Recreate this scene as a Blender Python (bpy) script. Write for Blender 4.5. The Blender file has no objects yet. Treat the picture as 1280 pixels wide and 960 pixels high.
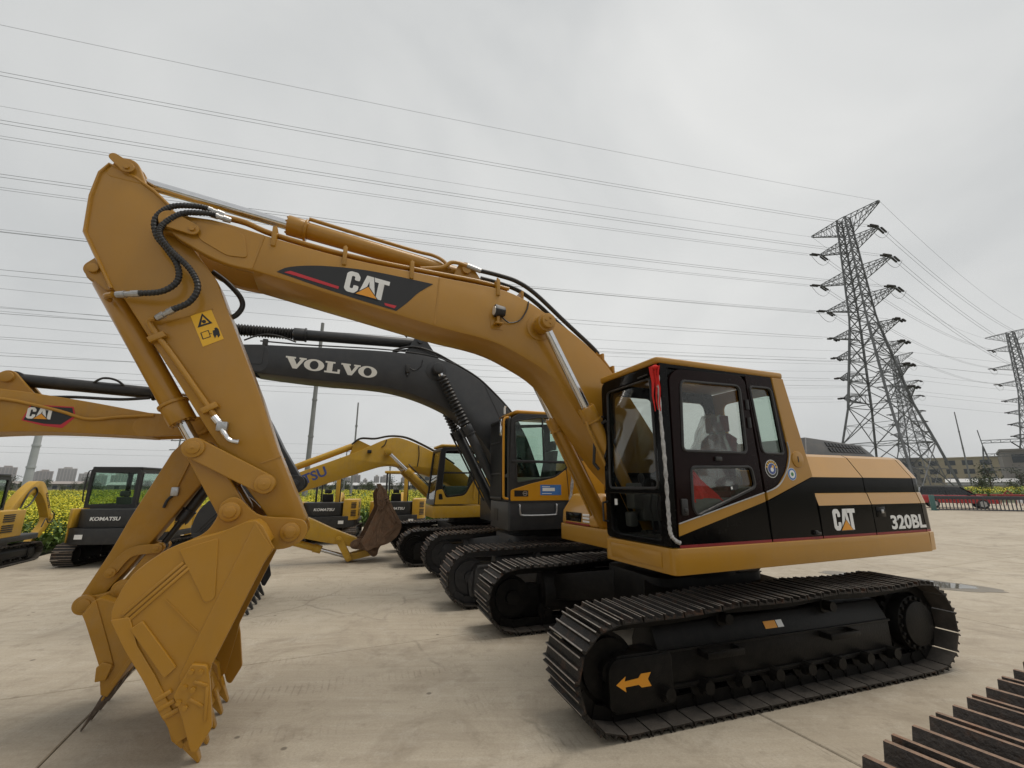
import bpy, bmesh, math, random
from mathutils import Vector, Matrix, noise
random.seed(7)
R = math.radians
scene = bpy.context.scene
col = scene.collection

# ---------------------------------------------------------------- camera
cam_data = bpy.data.cameras.new('camera')
cam_data.sensor_width = 36
cam_data.lens = 36 * 539.66 / 1280
cam_data.clip_start = 0.05
cam_data.clip_end = 6000
cam = bpy.data.objects.new('camera', cam_data)
col.objects.link(cam)
cam.location = (0, 0, 1.813)
cam.rotation_euler = (math.pi / 2 + 0.231, 0, 0)
scene.camera = cam

# ---------------------------------------------------------------- sky (overcast), sun, exposure
SUN_EL, SUN_AZ = 70, 75          # azimuth clockwise from +Y
world = bpy.data.worlds.new('World')
scene.world = world
world.use_nodes = True
wt = world.node_tree
wt.nodes.clear()
def wn(t, **k):
    n = wt.nodes.new(t)
    for a, b in k.items():
        setattr(n, a, b)
    return n
wo = wn('ShaderNodeOutputWorld')
wb = wn('ShaderNodeBackground')
sky = wn('ShaderNodeTexSky', sky_type='NISHITA', sun_disc=False, sun_elevation=R(SUN_EL), sun_rotation=R(SUN_AZ), dust_density=4.0, air_density=1.0)
hs = wn('ShaderNodeHueSaturation')
hs.inputs['Saturation'].default_value = 0.06
hs.inputs['Value'].default_value = 1.0
tc = wn('ShaderNodeTexCoord')
mp = wn('ShaderNodeMapping')
mp.inputs['Scale'].default_value = (1.0, 1.0, 1.5)
nz = wn('ShaderNodeTexNoise')
nz.inputs['Scale'].default_value = 1.35
nz.inputs['Detail'].default_value = 5
nz.inputs['Roughness'].default_value = 0.5
nz.inputs['Distortion'].default_value = 0.6
rp_ = wn('ShaderNodeValToRGB')
rp_.color_ramp.elements[0].position = 0.28
rp_.color_ramp.elements[0].color = (4.45, 4.6, 4.66, 1)
rp_.color_ramp.elements[1].position = 0.72
rp_.color_ramp.elements[1].color = (6.45, 6.5, 6.4, 1)
mx = wn('ShaderNodeMix', data_type='RGBA')
mx.inputs['Factor'].default_value = 0.9
wt.links.new(tc.outputs['Generated'], mp.inputs['Vector'])
wt.links.new(mp.outputs[0], nz.inputs['Vector'])
wt.links.new(nz.outputs['Fac'], rp_.inputs['Fac'])
wt.links.new(sky.outputs[0], hs.inputs['Color'])
wt.links.new(hs.outputs[0], mx.inputs['A'])
wt.links.new(rp_.outputs[0], mx.inputs['B'])
wt.links.new(mx.outputs['Result'], wb.inputs['Color'])
wb.inputs['Strength'].default_value = 0.1
wt.links.new(wb.outputs[0], wo.inputs['Surface'])

sun_d = bpy.data.lights.new('sun', 'SUN')
sun_d.energy = 1.5
sun_d.angle = R(35)
sun_d.color = (1.0, 0.92, 0.81)
sun = bpy.data.objects.new('sun', sun_d)
col.objects.link(sun)
_a = R(SUN_AZ)
_sd = Vector((math.sin(_a) * math.cos(R(SUN_EL)), math.cos(_a) * math.cos(R(SUN_EL)), math.sin(R(SUN_EL))))
sun.rotation_euler = _sd.to_track_quat('Z', 'Y').to_euler()
scene.view_settings.view_transform = 'Standard'
scene.view_settings.look = 'None'
scene.view_settings.exposure = 0.3
scene.view_settings.gamma = 1.0
scene.view_settings.use_curve_mapping = False

# ---------------------------------------------------------------- helpers
class MB:
    """collects shapes; build() links them as ONE mesh object"""
    def __init__(s):
        s.v, s.f, s.m, s.cur = [], [], [], 0
    def add(s, vs, fs):
        o = len(s.v)
        s.v += [tuple(p) for p in vs]
        s.f += [tuple(i + o for i in f) for f in fs]
        s.m += [s.cur] * len(fs)
        return s
    def mat(s, i):
        s.cur = i
        return s
    def box(s, x0, x1, y0, y1, z0, z1):
        return s.add([(x0, y0, z0), (x1, y0, z0), (x1, y1, z0), (x0, y1, z0), (x0, y0, z1), (x1, y0, z1), (x1, y1, z1), (x0, y1, z1)],
                     [(3, 2, 1, 0), (4, 5, 6, 7), (0, 1, 5, 4), (1, 2, 6, 5), (2, 3, 7, 6), (3, 0, 4, 7)])
    def bar(s, a, b, w, h=None, up=(0, 0, 1)):
        a, b = Vector(a), Vector(b)
        h = h or w
        d = (b - a).normalized()
        u = Vector(up)
        if abs(d.dot(u)) > .98:
            u = Vector((1, 0, 0))
        x = d.cross(u).normalized() * (w / 2)
        y = x.cross(d).normalized() * (h / 2)
        vs = [p + q for p in (a, b) for q in (-x - y, x - y, x + y, -x + y)]
        return s.add(vs, [(0, 1, 2, 3), (7, 6, 5, 4), (0, 4, 5, 1), (1, 5, 6, 2), (2, 6, 7, 3), (3, 7, 4, 0)])
    def tube(s, path, r, n=8, caps=True):
        P = [Vector(p) for p in path]
        rs = r if isinstance(r, (list, tuple)) else [r] * len(P)
        t0 = (P[1] - P[0]).normalized()
        u = t0.orthogonal().normalized()
        rings = []
        for i, p in enumerate(P):
            t = ((P[min(i + 1, len(P) - 1)] - P[i]).normalized() + (P[i] - P[max(i - 1, 0)]).normalized())
            t = t.normalized() if t.length > 1e-6 else t0
            u = (u - t * u.dot(t)).normalized()
            w = t.cross(u)
            rings.append([p + (u * math.cos(2 * math.pi * k / n) + w * math.sin(2 * math.pi * k / n)) * rs[i] for k in range(n)])
        return s.loft(rings, caps)
    def cyl(s, a, b, r, n=20, r2=None):
        return s.tube([a, b], [r, r if r2 is None else r2], n)
    def loft(s, rings, caps=True):
        n = len(rings[0])
        vs = [p for q in rings for p in q]
        fs = []
        for i in range(len(rings) - 1):
            for k in range(n):
                fs.append((i * n + k, i * n + (k + 1) % n, (i + 1) * n + (k + 1) % n, (i + 1) * n + k))
        if caps:
            fs.append(tuple(range(n - 1, -1, -1)))
            fs.append(tuple((len(rings) - 1) * n + k for k in range(n)))
        return s.add(vs, fs)
    def prism(s, poly, t0, t1):
        """side profile (s,z) extruded across the machine"""
        n = len(poly)
        return s.loft([[(p[0], t0, p[1]) for p in poly], [(p[0], t1, p[1]) for p in poly]])
    def xprism(s, sec, x0, x1):
        """cross-section (t,z) extruded along the machine"""
        return s.loft([[(x0, p[0], p[1]) for p in sec], [(x1, p[0], p[1]) for p in sec]])
    def zprism(s, poly, z0, z1):
        return s.loft([[(p[0], p[1], z0) for p in poly], [(p[0], p[1], z1) for p in poly]])
    def pin(s, p, t0, t1, r, n=20):
        return s.cyl((p[0], t0, p[1]), (p[0], t1, p[1]), r, n)
    def ball(s, c, r, nu=12, nv=8, sc=(1, 1, 1)):
        rings = []
        for i in range(nv + 1):
            a = -math.pi / 2 + math.pi * (i + .02) / (nv + .04)
            rings.append([(c[0] + sc[0] * r * math.cos(a) * math.cos(2 * math.pi * k / nu), c[1] + sc[1] * r * math.cos(a) * math.sin(2 * math.pi * k / nu), c[2] + sc[2] * r * math.sin(a)) for k in range(nu)])
        return s.loft(rings)
    def mesh(s, name, mats, angle=35, bev=0, seg=2):
        me = bpy.data.meshes.new(name)
        me.from_pydata(s.v, [], s.f)
        for m in (mats if isinstance(mats, (list, tuple)) else [mats]):
            me.materials.append(m)
        me.polygons.foreach_set('material_index', s.m)
        bm = bmesh.new()
        bm.from_mesh(me)
        bmesh.ops.recalc_face_normals(bm, faces=bm.faces)
        if bev:
            ed = [e for e in bm.edges if len(e.link_faces) == 2 and e.calc_face_angle(0) > R(28)]
            bmesh.ops.bevel(bm, geom=ed, offset=bev, segments=seg, affect='EDGES', profile=.5, clamp_overlap=True)
        bm.to_mesh(me)
        bm.free()
        me.polygons.foreach_set('use_smooth', [True] * len(me.polygons))
        me.set_sharp_from_angle(angle=R(angle))
        return me
    def build(s, name, mats, parent=None, angle=35, bev=0, rz=0, seg=2):
        return link(name, s.mesh(name, mats, angle, bev, seg), parent, rz)

def link(name, me, parent=None, rz=0):
    o = bpy.data.objects.new(name, me)
    col.objects.link(o)
    o.parent = parent
    if rz:
        o.rotation_euler = (0, 0, rz)
    return o

def empty(name, loc, rz=0):
    o = bpy.data.objects.new(name, None)
    col.objects.link(o)
    o.empty_display_size = .2
    o.location = loc
    o.rotation_euler = (0, 0, rz)
    return o

def tag(o, label=None, cat=None, group=None, kind=None):
    if label: o['label'] = label
    if cat: o['category'] = cat
    if group: o['group'] = group
    if kind: o['kind'] = kind
    return o

def copy_tree(o, parent=None):
    c = o.copy()
    col.objects.link(c)
    c.parent = parent
    for ch in o.children:
        copy_tree(ch, c)
    return c

def rp(pts, r, n=4):
    """rounded polygon; r a number or one per corner"""
    out = []
    N = len(pts)
    rr = r if isinstance(r, (list, tuple)) else [r] * N
    for i in range(N):
        p, a, b = Vector(pts[i]), Vector(pts[i - 1]), Vector(pts[(i + 1) % N])
        q = min(rr[i], (a - p).length * .48, (b - p).length * .48)
        if q < 1e-5:
            out.append(tuple(p)); continue
        A, B = p + (a - p).normalized() * q, p + (b - p).normalized() * q
        for k in range(n + 1):
            t = k / n
            out.append(tuple(A * (1 - t) ** 2 + p * 2 * t * (1 - t) + B * t * t))
    return out

def sm(pts, n=4, closed=False):
    """Catmull-Rom through the points"""
    P = [Vector(p) for p in pts]
    N = len(P)
    out = []
    for i in range(N if closed else N - 1):
        g = (lambda k: P[k % N]) if closed else (lambda k: P[max(0, min(N - 1, k))])
        a, b, c, d = g(i - 1), g(i), g(i + 1), g(i + 2)
        for k in range(n):
            t = k / n
            out.append(tuple(.5 * ((2 * b) + (c - a) * t + (2 * a - 5 * b + 4 * c - d) * t * t + (3 * b - a - 3 * c + d) * t ** 3)))
    if not closed:
        out.append(tuple(P[-1]))
    return out

def circ(c, r, n=20, a0=0, a1=360):
    full = abs(a1 - a0) >= 360
    m = n if full else n + 1
    return [(c[0] + r * math.cos(R(a0 + (a1 - a0) * k / n)), c[1] + r * math.sin(R(a0 + (a1 - a0) * k / n))) for k in range(m)]

def hull(*cs):
    """outline round several (point, radius) discs"""
    pts = []
    for (c, r) in cs:
        pts += circ(c, r, 28)
    pts = sorted(set((round(x, 5), round(y, 5)) for x, y in pts))
    def half(ps):
        h = []
        for p in ps:
            while len(h) > 1 and (h[-1][0] - h[-2][0]) * (p[1] - h[-2][1]) - (h[-1][1] - h[-2][1]) * (p[0] - h[-2][0]) <= 0:
                h.pop()
            h.append(p)
        return h[:-1]
    return half(pts) + half(pts[::-1])

def flat(splines, depth, bev=0, res=2):
    """2D outlines (first outer, others holes or more islands) -> mesh of given depth, centred on z=0"""
    cu = bpy.data.curves.new('flat', 'CURVE')
    cu.dimensions = '2D'
    cu.fill_mode = 'BOTH'
    cu.extrude = max(depth / 2 - bev, 1e-4)
    cu.bevel_depth = bev
    cu.bevel_resolution = res - 1
    cu.offset = -bev
    for pts in splines:
        sp = cu.splines.new('POLY')
        sp.points.add(len(pts) - 1)
        for i, p in enumerate(pts):
            sp.points[i].co = (p[0], p[1], 0, 1)
        sp.use_cyclic_u = True
    return curve_mesh(cu)

def curve_mesh(cu):
    ob = bpy.data.objects.new('tmp', cu)
    me = bpy.data.meshes.new_from_object(ob)
    bpy.data.objects.remove(ob)
    bpy.data.curves.remove(cu)
    return me

def onto(me, o, X, Y, name, mat, parent, angle=35, rz=0):
    """map a flat mesh onto a plane: origin o, axes X, Y (normal X x Y)"""
    X, Y = Vector(X).normalized(), Vector(Y).normalized()
    N = X.cross(Y)
    Y = N.cross(X)
    M = Matrix((X, Y, N)).transposed().to_4x4()
    M.translation = Vector(o)
    me.transform(M)
    me.name = name
    me.materials.clear()
    for m in (mat if isinstance(mat, (list, tuple)) else [mat]):
        me.materials.append(m)
    me.polygons.foreach_set('material_index', [0] * len(me.polygons))
    me.polygons.foreach_set('use_smooth', [True] * len(me.polygons))
    me.set_sharp_from_angle(angle=R(angle))
    return link(name, me, parent, rz)

def plate(name, mat, parent, outer, t0, t1, holes=(), bev=.004, rz=0):
    """side plate given by (s,z) outlines, from t0 to t1 across the machine"""
    me = flat([outer] + list(holes), abs(t1 - t0), bev)
    return onto(me, (0, (t0 + t1) / 2, 0), (1, 0, 0), (0, 0, 1), name, mat, parent, rz=rz)

def text(name, s, mat, parent, o, X, Y, h, w=None, bold=0, shear=0, depth=.003, rz=0):
    cu = bpy.data.curves.new('txt', 'FONT')
    cu.body = s
    cu.size = 1
    cu.offset = bold
    cu.shear = shear
    cu.extrude = .5
    cu.resolution_u = 3
    me = curve_mesh(cu)
    xs = [v.co.x for v in me.vertices]; ys = [v.co.y for v in me.vertices]
    x0, x1, y0, y1 = min(xs), max(xs), min(ys), max(ys)
    ky = h / (y1 - y0)
    kx = (w / (x1 - x0)) if w else ky
    for v in me.vertices:
        v.co = ((v.co.x - x0) * kx, (v.co.y - y0) * ky, v.co.z * depth)
    return onto(me, o, X, Y, name, mat, parent, rz=rz)

# ---------------------------------------------------------------- materials
def mat(name, c, rough=.5, metal=0, var=.12, scale=4, bump=0, bscale=60, coat=0, dust=0, dustcol=(.33, .28, .21), world_space=False, spec=.5, c2=None, streak=0, rustspots=0):
    m = bpy.data.materials.new(name)
    m.use_nodes = True
    nt = m.node_tree
    N, L = nt.nodes, nt.links
    b = N['Principled BSDF']
    b.inputs['Roughness'].default_value = rough
    b.inputs['Metallic'].default_value = metal
    b.inputs['Specular IOR Level'].default_value = spec
    if coat:
        b.inputs['Coat Weight'].default_value = coat
        b.inputs['Coat Roughness'].default_value = .12
    if world_space:
        vec = N.new('ShaderNodeNewGeometry').outputs['Position']
    else:
        t = N.new('ShaderNodeTexCoord').outputs['Object']
        oi = N.new('ShaderNodeObjectInfo').outputs['Random']
        mu = N.new('ShaderNodeMath'); mu.operation = 'MULTIPLY'; mu.inputs[1].default_value = 37
        L.new(oi, mu.inputs[0])
        ad = N.new('ShaderNodeVectorMath'); ad.operation = 'ADD'
        L.new(t, ad.inputs[0]); L.new(mu.outputs[0], ad.inputs[1])
        vec = ad.outputs[0]
    n1 = N.new('ShaderNodeTexNoise')
    n1.inputs['Scale'].default_value = scale
    n1.inputs['Detail'].default_value = 6
    n1.inputs['Roughness'].default_value = .6
    L.new(vec, n1.inputs['Vector'])
    ra = N.new('ShaderNodeValToRGB')
    ra.color_ramp.elements[0].position = .3
    ra.color_ramp.elements[1].position = .7
    lo = c2 or tuple(v * (1 - var) for v in c)
    hi = tuple(min(1, v * (1 + var)) for v in c) if not c2 else c
    ra.color_ramp.elements[0].color = (*lo, 1)
    ra.color_ramp.elements[1].color = (*hi, 1)
    L.new(n1.outputs['Fac'], ra.inputs['Fac'])
    out = ra.outputs[0]
    def over(out, colour, lo, hi, sc, amt, stretch=None, det=8):
        n2 = N.new('ShaderNodeTexNoise')
        n2.inputs['Scale'].default_value = sc
        n2.inputs['Detail'].default_value = det
        n2.inputs['Roughness'].default_value = .65
        if stretch:
            mp = N.new('ShaderNodeMapping')
            mp.inputs['Scale'].default_value = stretch
            L.new(vec, mp.inputs['Vector']); L.new(mp.outputs[0], n2.inputs['Vector'])
        else:
            L.new(vec, n2.inputs['Vector'])
        mr = N.new('ShaderNodeMapRange')
        mr.inputs['From Min'].default_value = lo
        mr.inputs['From Max'].default_value = hi
        mr.inputs['To Max'].default_value = amt
        L.new(n2.outputs['Fac'], mr.inputs['Value'])
        mi = N.new('ShaderNodeMix'); mi.data_type = 'RGBA'
        L.new(mr.outputs[0], mi.inputs['Factor'])
        L.new(out, mi.inputs['A'])
        mi.inputs['B'].default_value = (*colour, 1)
        return mi.outputs['Result'], mr.outputs[0]
    if dust:
        out, f = over(out, dustcol, .42, .78, scale * 2.3, dust)
        rr = N.new('ShaderNodeMapRange')
        rr.inputs['To Min'].default_value = rough
        rr.inputs['To Max'].default_value = min(.95, rough + .5)
        L.new(f, rr.inputs['Value'])
        L.new(rr.outputs[0], b.inputs['Roughness'])
    if streak:
        out, f = over(out, (.16, .11, .06), .52, .8, 3, streak, (6, 6, .5))
    if rustspots:
        out, f = over(out, (.16, .06, .022), .55, .68, 9, rustspots)
    L.new(out, b.inputs['Base Color'])
    if bump:
        n3 = N.new('ShaderNodeTexNoise')
        n3.inputs['Scale'].default_value = bscale
        n3.inputs['Detail'].default_value = 4
        L.new(vec, n3.inputs['Vector'])
        bp = N.new('ShaderNodeBump')
        bp.inputs['Strength'].default_value = bump
        bp.inputs['Distance'].default_value = .01
        L.new(n3.outputs['Fac'], bp.inputs['Height'])
        L.new(bp.outputs[0], b.inputs['Normal'])
    return m

def glass(name, tint, gl=.9):
    m = bpy.data.materials.new(name)
    m.use_nodes = True
    nt = m.node_tree
    N, L = nt.nodes, nt.links
    N.clear()
    o = N.new('ShaderNodeOutputMaterial')
    t = N.new('ShaderNodeBsdfTransparent'); t.inputs[0].default_value = (*tint, 1)
    g = N.new('ShaderNodeBsdfGlossy'); g.inputs['Roughness'].default_value = .02; g.inputs['Color'].default_value = (gl, gl, gl, 1)
    lw = N.new('ShaderNodeLayerWeight'); lw.inputs['Blend'].default_value = .5
    pw = N.new('ShaderNodeMath'); pw.operation = 'POWER'; pw.inputs[1].default_value = 3.2
    f = N.new('ShaderNodeMath'); f.operation = 'MULTIPLY_ADD'; f.inputs[1].default_value = .7; f.inputs[2].default_value = .022
    L.new(lw.outputs['Facing'], pw.inputs[0]); L.new(pw.outputs[0], f.inputs[0])
    x = N.new('ShaderNodeMixShader')
    L.new(f.outputs[0], x.inputs[0]); L.new(t.outputs[0], x.inputs[1]); L.new(g.outputs[0], x.inputs[2])
    L.new(x.outputs[0], o.inputs['Surface'])
    return m

YEL = mat('ochre_machine_paint', (.375, .183, .013), .36, var=.05, scale=2.2, bump=.04, bscale=35, coat=.3, dust=.06, streak=.10, spec=.4)
YEL2 = mat('hood_machine_paint', (.43, .22, .036), .36, var=.05, scale=2.2, bump=.03, bscale=35, coat=.6, dust=.08, spec=.4)
YELV = mat('amber_cab_paint', (.53, .24, .008), .32, var=.05, scale=3, coat=.12, dust=.08, spec=.4)
YELK = mat('yellow_digger_paint', (.48, .275, .020), .42, var=.08, scale=4, coat=.05, dust=.18, streak=.2, spec=.4)
YELL = mat('golden_boom_paint', (.375, .186, .014), .42, var=.08, scale=4, coat=.05, dust=.16, streak=.15, spec=.4)
BLK = mat('gloss_black_paint', (.004, .0036, .0036), .14, var=.2, coat=.0, scale=3, dust=.012, spec=.10)
MAR = mat('maroon_black_paint', (.010, .0036, .0034), .14, var=.2, coat=.0, scale=3, dust=.012, spec=.10)
RED = mat('red_pinstripe', (.22, .012, .014), .4)
REDCLOTH = mat('red_cloth', (.60, .018, .014), .85, var=.2, scale=14, bump=.3, bscale=30)
GREY = mat('charcoal_boom_paint', (.023, .0245, .027), .42, var=.15, scale=3, bump=.05, bscale=40, dust=.16, dustcol=(.12, .11, .10))
DGREY = mat('dark_plastic', (.012, .0125, .0135), .5, var=.15, dust=.14, dustcol=(.14, .13, .11))
RUB = mat('black_rubber_hose', (.011, .011, .012), .45, var=.2, dust=.08)
UND = mat('undercarriage_black', (.006, .0056, .0053), .42, var=.3, scale=6, bump=.25, bscale=70, spec=.16, dust=.13, dustcol=(.07, .057, .043))
SHOE = mat('track_steel', (.012, .0105, .0095), .48, var=.35, scale=9, bump=.5, bscale=90, spec=.3, dust=.2, dustcol=(.13, .105, .08), rustspots=.25)
TIP = mat('worn_grouser_steel', (.27, .245, .22), .45, metal=.15, var=.35, scale=20, bump=.3, bscale=120, dust=.3, dustcol=(.09, .065, .045))
SHOEB = mat('rusty_track_steel', (.030, .023, .019), .55, var=.3, scale=40, bump=.5, bscale=90, dust=.3, dustcol=(.12, .09, .065), rustspots=.35)
TIPB = mat('rusty_grouser_edge', (.19, .115, .072), .6, var=.4, scale=40, bump=.4, bscale=110, rustspots=.7)
PLIN = mat('inner_plate_steel', (.055, .048, .041), .6, var=.3, scale=9, bump=.4, bscale=60, dust=.35, dustcol=(.11, .09, .07))
RUST = mat('rusty_mud_steel', (.135, .078, .045), .8, var=.35, scale=6, bump=.8, bscale=30, rustspots=.5, dust=.4, dustcol=(.2, .14, .09))
CHR = mat('chrome_rod', (.62, .62, .63), .14, metal=1, var=.06, scale=20)
STEEL = mat('zinc_fitting', (.42, .42, .42), .35, metal=.8, var=.2, scale=40)
TOOTHDK = mat('worn_tooth_steel', (.085, .06, .045), .6, var=.3, scale=10, bump=.4, dust=.3)
WHITE = mat('white_vinyl', (.74, .74, .72), .45, var=.04)
CREAM = mat('offwhite_letter', (.70, .68, .62), .5, var=.05)
ORANGE = mat('orange_vinyl', (.72, .30, .02), .45, var=.05)
DECBLK = mat('black_vinyl', (.009, .0085, .009), .4, var=.1)
REDV = mat('red_vinyl', (.50, .02, .03), .45, var=.05)
BLUEV = mat('blue_vinyl', (.05, .16, .42), .45, var=.2, scale=6)
NAVY = mat('navy_letter', (.055, .085, .26), .5, var=.2)
STICK = mat('yellow_sticker', (.75, .42, .02), .45, var=.05)
SILVERW = mat('silver_bubble_wrap', (.40, .39, .38), .28, metal=.25, var=.35, scale=30, bump=1.0, bscale=70)
SEAT = mat('seat_fabric', (.16, .03, .032), .8, var=.2, scale=20)
COVER = mat('grey_plastic_cover', (.05, .051, .053), .5, var=.12, dust=.15)
INT = mat('cab_trim_grey', (.11, .106, .10), .6, var=.15)
INTL = mat('cab_trim_beige', (.26, .235, .20), .65, var=.1)
GLS = glass('clear_glass', (.86, .88, .86))
GLSD = glass('tinted_glass', (.66, .69, .66))
GLST = glass('green_tint_glass', (.78, .86, .81))
LAMP = mat('lamp_lens', (.62, .62, .60), .12, var=.05, coat=1)
def film(name):
    m = bpy.data.materials.new(name); m.use_nodes = True
    N, L = m.node_tree.nodes, m.node_tree.links
    N.clear()
    o = N.new('ShaderNodeOutputMaterial'); t = N.new('ShaderNodeBsdfTransparent'); g = N.new('ShaderNodeBsdfGlossy'); d = N.new('ShaderNodeBsdfDiffuse')
    g.inputs['Roughness'].default_value = .15; d.inputs['Color'].default_value = (.6, .6, .6, 1)
    a = N.new('ShaderNodeMixShader'); b = N.new('ShaderNodeMixShader')
    a.inputs[0].default_value = .5; b.inputs[0].default_value = .38
    L.new(g.outputs[0], a.inputs[1]); L.new(d.outputs[0], a.inputs[2]); L.new(t.outputs[0], b.inputs[1]); L.new(a.outputs[0], b.inputs[2]); L.new(b.outputs[0], o.inputs[0])
    return m
PLAST = film('clear_plastic_film')
TIPV = mat('brown_worn_grouser', (.27, .205, .165), .5, metal=.3, var=.35, scale=20, bump=.3, bscale=120, rustspots=.3)
TIPK = mat('dusty_grouser', (.27, .21, .16), .7, var=.35, scale=20, bump=.3, bscale=120, rustspots=.3)
UNDV = mat('undercarriage_charcoal', (.034, .034, .036), .5, var=.2, scale=6, bump=.15, bscale=70, dust=.25, dustcol=(.13, .12, .10))
# ---------------------------------------------------------------- shared machine parts
SX, SZ = (-1, 0, 0), (0, 0, 1)      # decals on a machine's left flank read along -X

C_ = rp([(.42, .62), (.42, .82), (.32, 1), (.10, 1), (0, .88), (0, .12), (.10, 0), (.32, 0), (.42, .18), (.42, .38), (.26, .38), (.26, .2), (.16, .2), (.16, .8), (.26, .8), (.26, .62)], .05, 3)
A_ = [(.44, 0), (.60, 1), (.82, 1), (.98, 0), (.82, 0), (.71, .74), (.60, 0)]
T_ = [(.84, 1), (1.34, 1), (1.34, .80), (1.18, .80), (1.18, 0), (1.0, 0), (1.0, .80), (.88, .80)]
def cat_logo(parent, o, X, Y, h, lm=None, xs=1.0):
    X, Y = Vector(X).normalized(), Vector(Y).normalized()
    N = X.cross(Y); o = Vector(o)
    k = lambda pts, dx=0: [((p[0] + dx) * h * xs, p[1] * h) for p in pts]
    lm = lm or WHITE
    onto(flat([k(C_)], .003), o, X, Y, 'letter', lm, parent)
    onto(flat([k(A_)], .003), o, X, Y, 'letter', lm, parent)
    onto(flat([k(T_)], .003), o, X, Y, 'letter', lm, parent)
    onto(flat([k([(.32, -.04), (.71, .52), (1.10, -.04)])], .003), o + N * .0025, X, Y, 'emblem_outline', DECBLK, parent)
    onto(flat([k([(.38, 0), (.71, .46), (1.04, 0)])], .003), o + N * .005, X, Y, 'emblem', ORANGE, parent)

V_ = [(0, 1), (.56, 1), (.56, .86), (.47, .86), (.66, .36), (.85, .86), (.76, .86), (.76, 1), (1.16, 1), (1.16, .86), (1.07, .86), (.70, 0), (.46, 0), (.09, .86), (0, .86)]
L_ = [(0, 1), (.58, 1), (.58, .86), (.45, .86), (.45, .15), (.76, .15), (.76, .38), (.90, .38), (.90, 0), (0, 0), (0, .14), (.13, .14), (.13, .86), (0, .86)]
def ell(cx, cy, a, b, n=26):
    return [(cx + a * math.cos(2 * math.pi * i / n), cy + b * math.sin(2 * math.pi * i / n)) for i in range(n)]
def volvo_letters(parent, o, X, Y, h, w):
    x = 0
    items = []
    for ch in 'VOLVO':
        if ch == 'V': items.append(([V_], x)); x += 1.05
        elif ch == 'L': items.append(([L_], x)); x += .93
        else: items.append(([ell(.58, .5, .58, .52), ell(.58, .5, .25, .38)], x)); x += 1.2
    k = w / (x - .04)
    for spl, dx in items:
        onto(flat([[((p[0] + dx) * k, p[1] * h) for p in q] for q in spl], .003), o, X, Y, 'letter', CREAM, parent)

def shoe_mesh(name, w, pitch, mats, g=.042):
    k = pitch / .19
    prof = [(-.089, 0), (-.092, .010), (-.090, g), (-.080, g), (-.070, .013), (-.016, .011), (-.007, g * .93), (.004, g * .93), (.012, .011), (.062, .012), (.070, g * .97), (.080, g * .97), (.084, .012), (.0885, .004), (.0885, 0)]
    mb = MB()
    n = len(prof)
    a = [(x * k, -w / 2, z) for x, z in prof]
    b = [(x * k, w / 2, z) for x, z in prof]
    mb.v = a + b
    for i in range(n):
        mb.f.append((i, (i + 1) % n, n + (i + 1) % n, n + i))
        mb.m.append(1 if i in (2, 6, 10) else (2 if i == n - 1 else 0))
    mb.f.append(tuple(range(n))[::-1]); mb.m.append(0)
    mb.f.append(tuple(range(n, 2 * n))); mb.m.append(0)
    return mb.mesh(name, (*mats, PLIN), 30)

def track_path(sr, sf, rr, rf, h0, ztop, sag):
    p = [(sr + (sf - sr) * i / 20, h0) for i in range(20)]
    p += [(sf + rf * math.cos(R(a)), h0 + rf + rf * math.sin(R(a))) for a in range(-90, 84, 6)]
    zf, zr = h0 + 2 * rf, h0 + 2 * rr
    for i in range(1, 24):
        t = i / 24
        z = zf + (zr - zf) * t + (ztop - max(zf, zr)) * math.sin(math.pi * min(1, t * 1.15)) ** .5 * (1 if t < .87 else (1 - t) / .13)
        z -= sag * abs(math.sin(math.pi * t * 3))
        p.append((sf - .03 + (sr - sf + .06) * t, z))
    p += [(sr + rr * math.cos(R(a)), h0 + rr + rr * math.sin(R(a))) for a in range(96, 270, 6)]
    return p

def resample(p, n):
    d = [0]
    for i in range(len(p)):
        a, b = p[i], p[(i + 1) % len(p)]
        d.append(d[-1] + math.hypot(b[0] - a[0], b[1] - a[1]))
    out = []
    j = 0
    for k in range(n):
        t = d[-1] * (k + .37) / n
        while d[j + 1] < t:
            j += 1
        a, b = p[j % len(p)], p[(j + 1) % len(p)]
        f = (t - d[j]) / max(1e-6, d[j + 1] - d[j])
        out.append((a[0] + (b[0] - a[0]) * f, a[1] + (b[1] - a[1]) * f))
    return out, d[-1] / n

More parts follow.
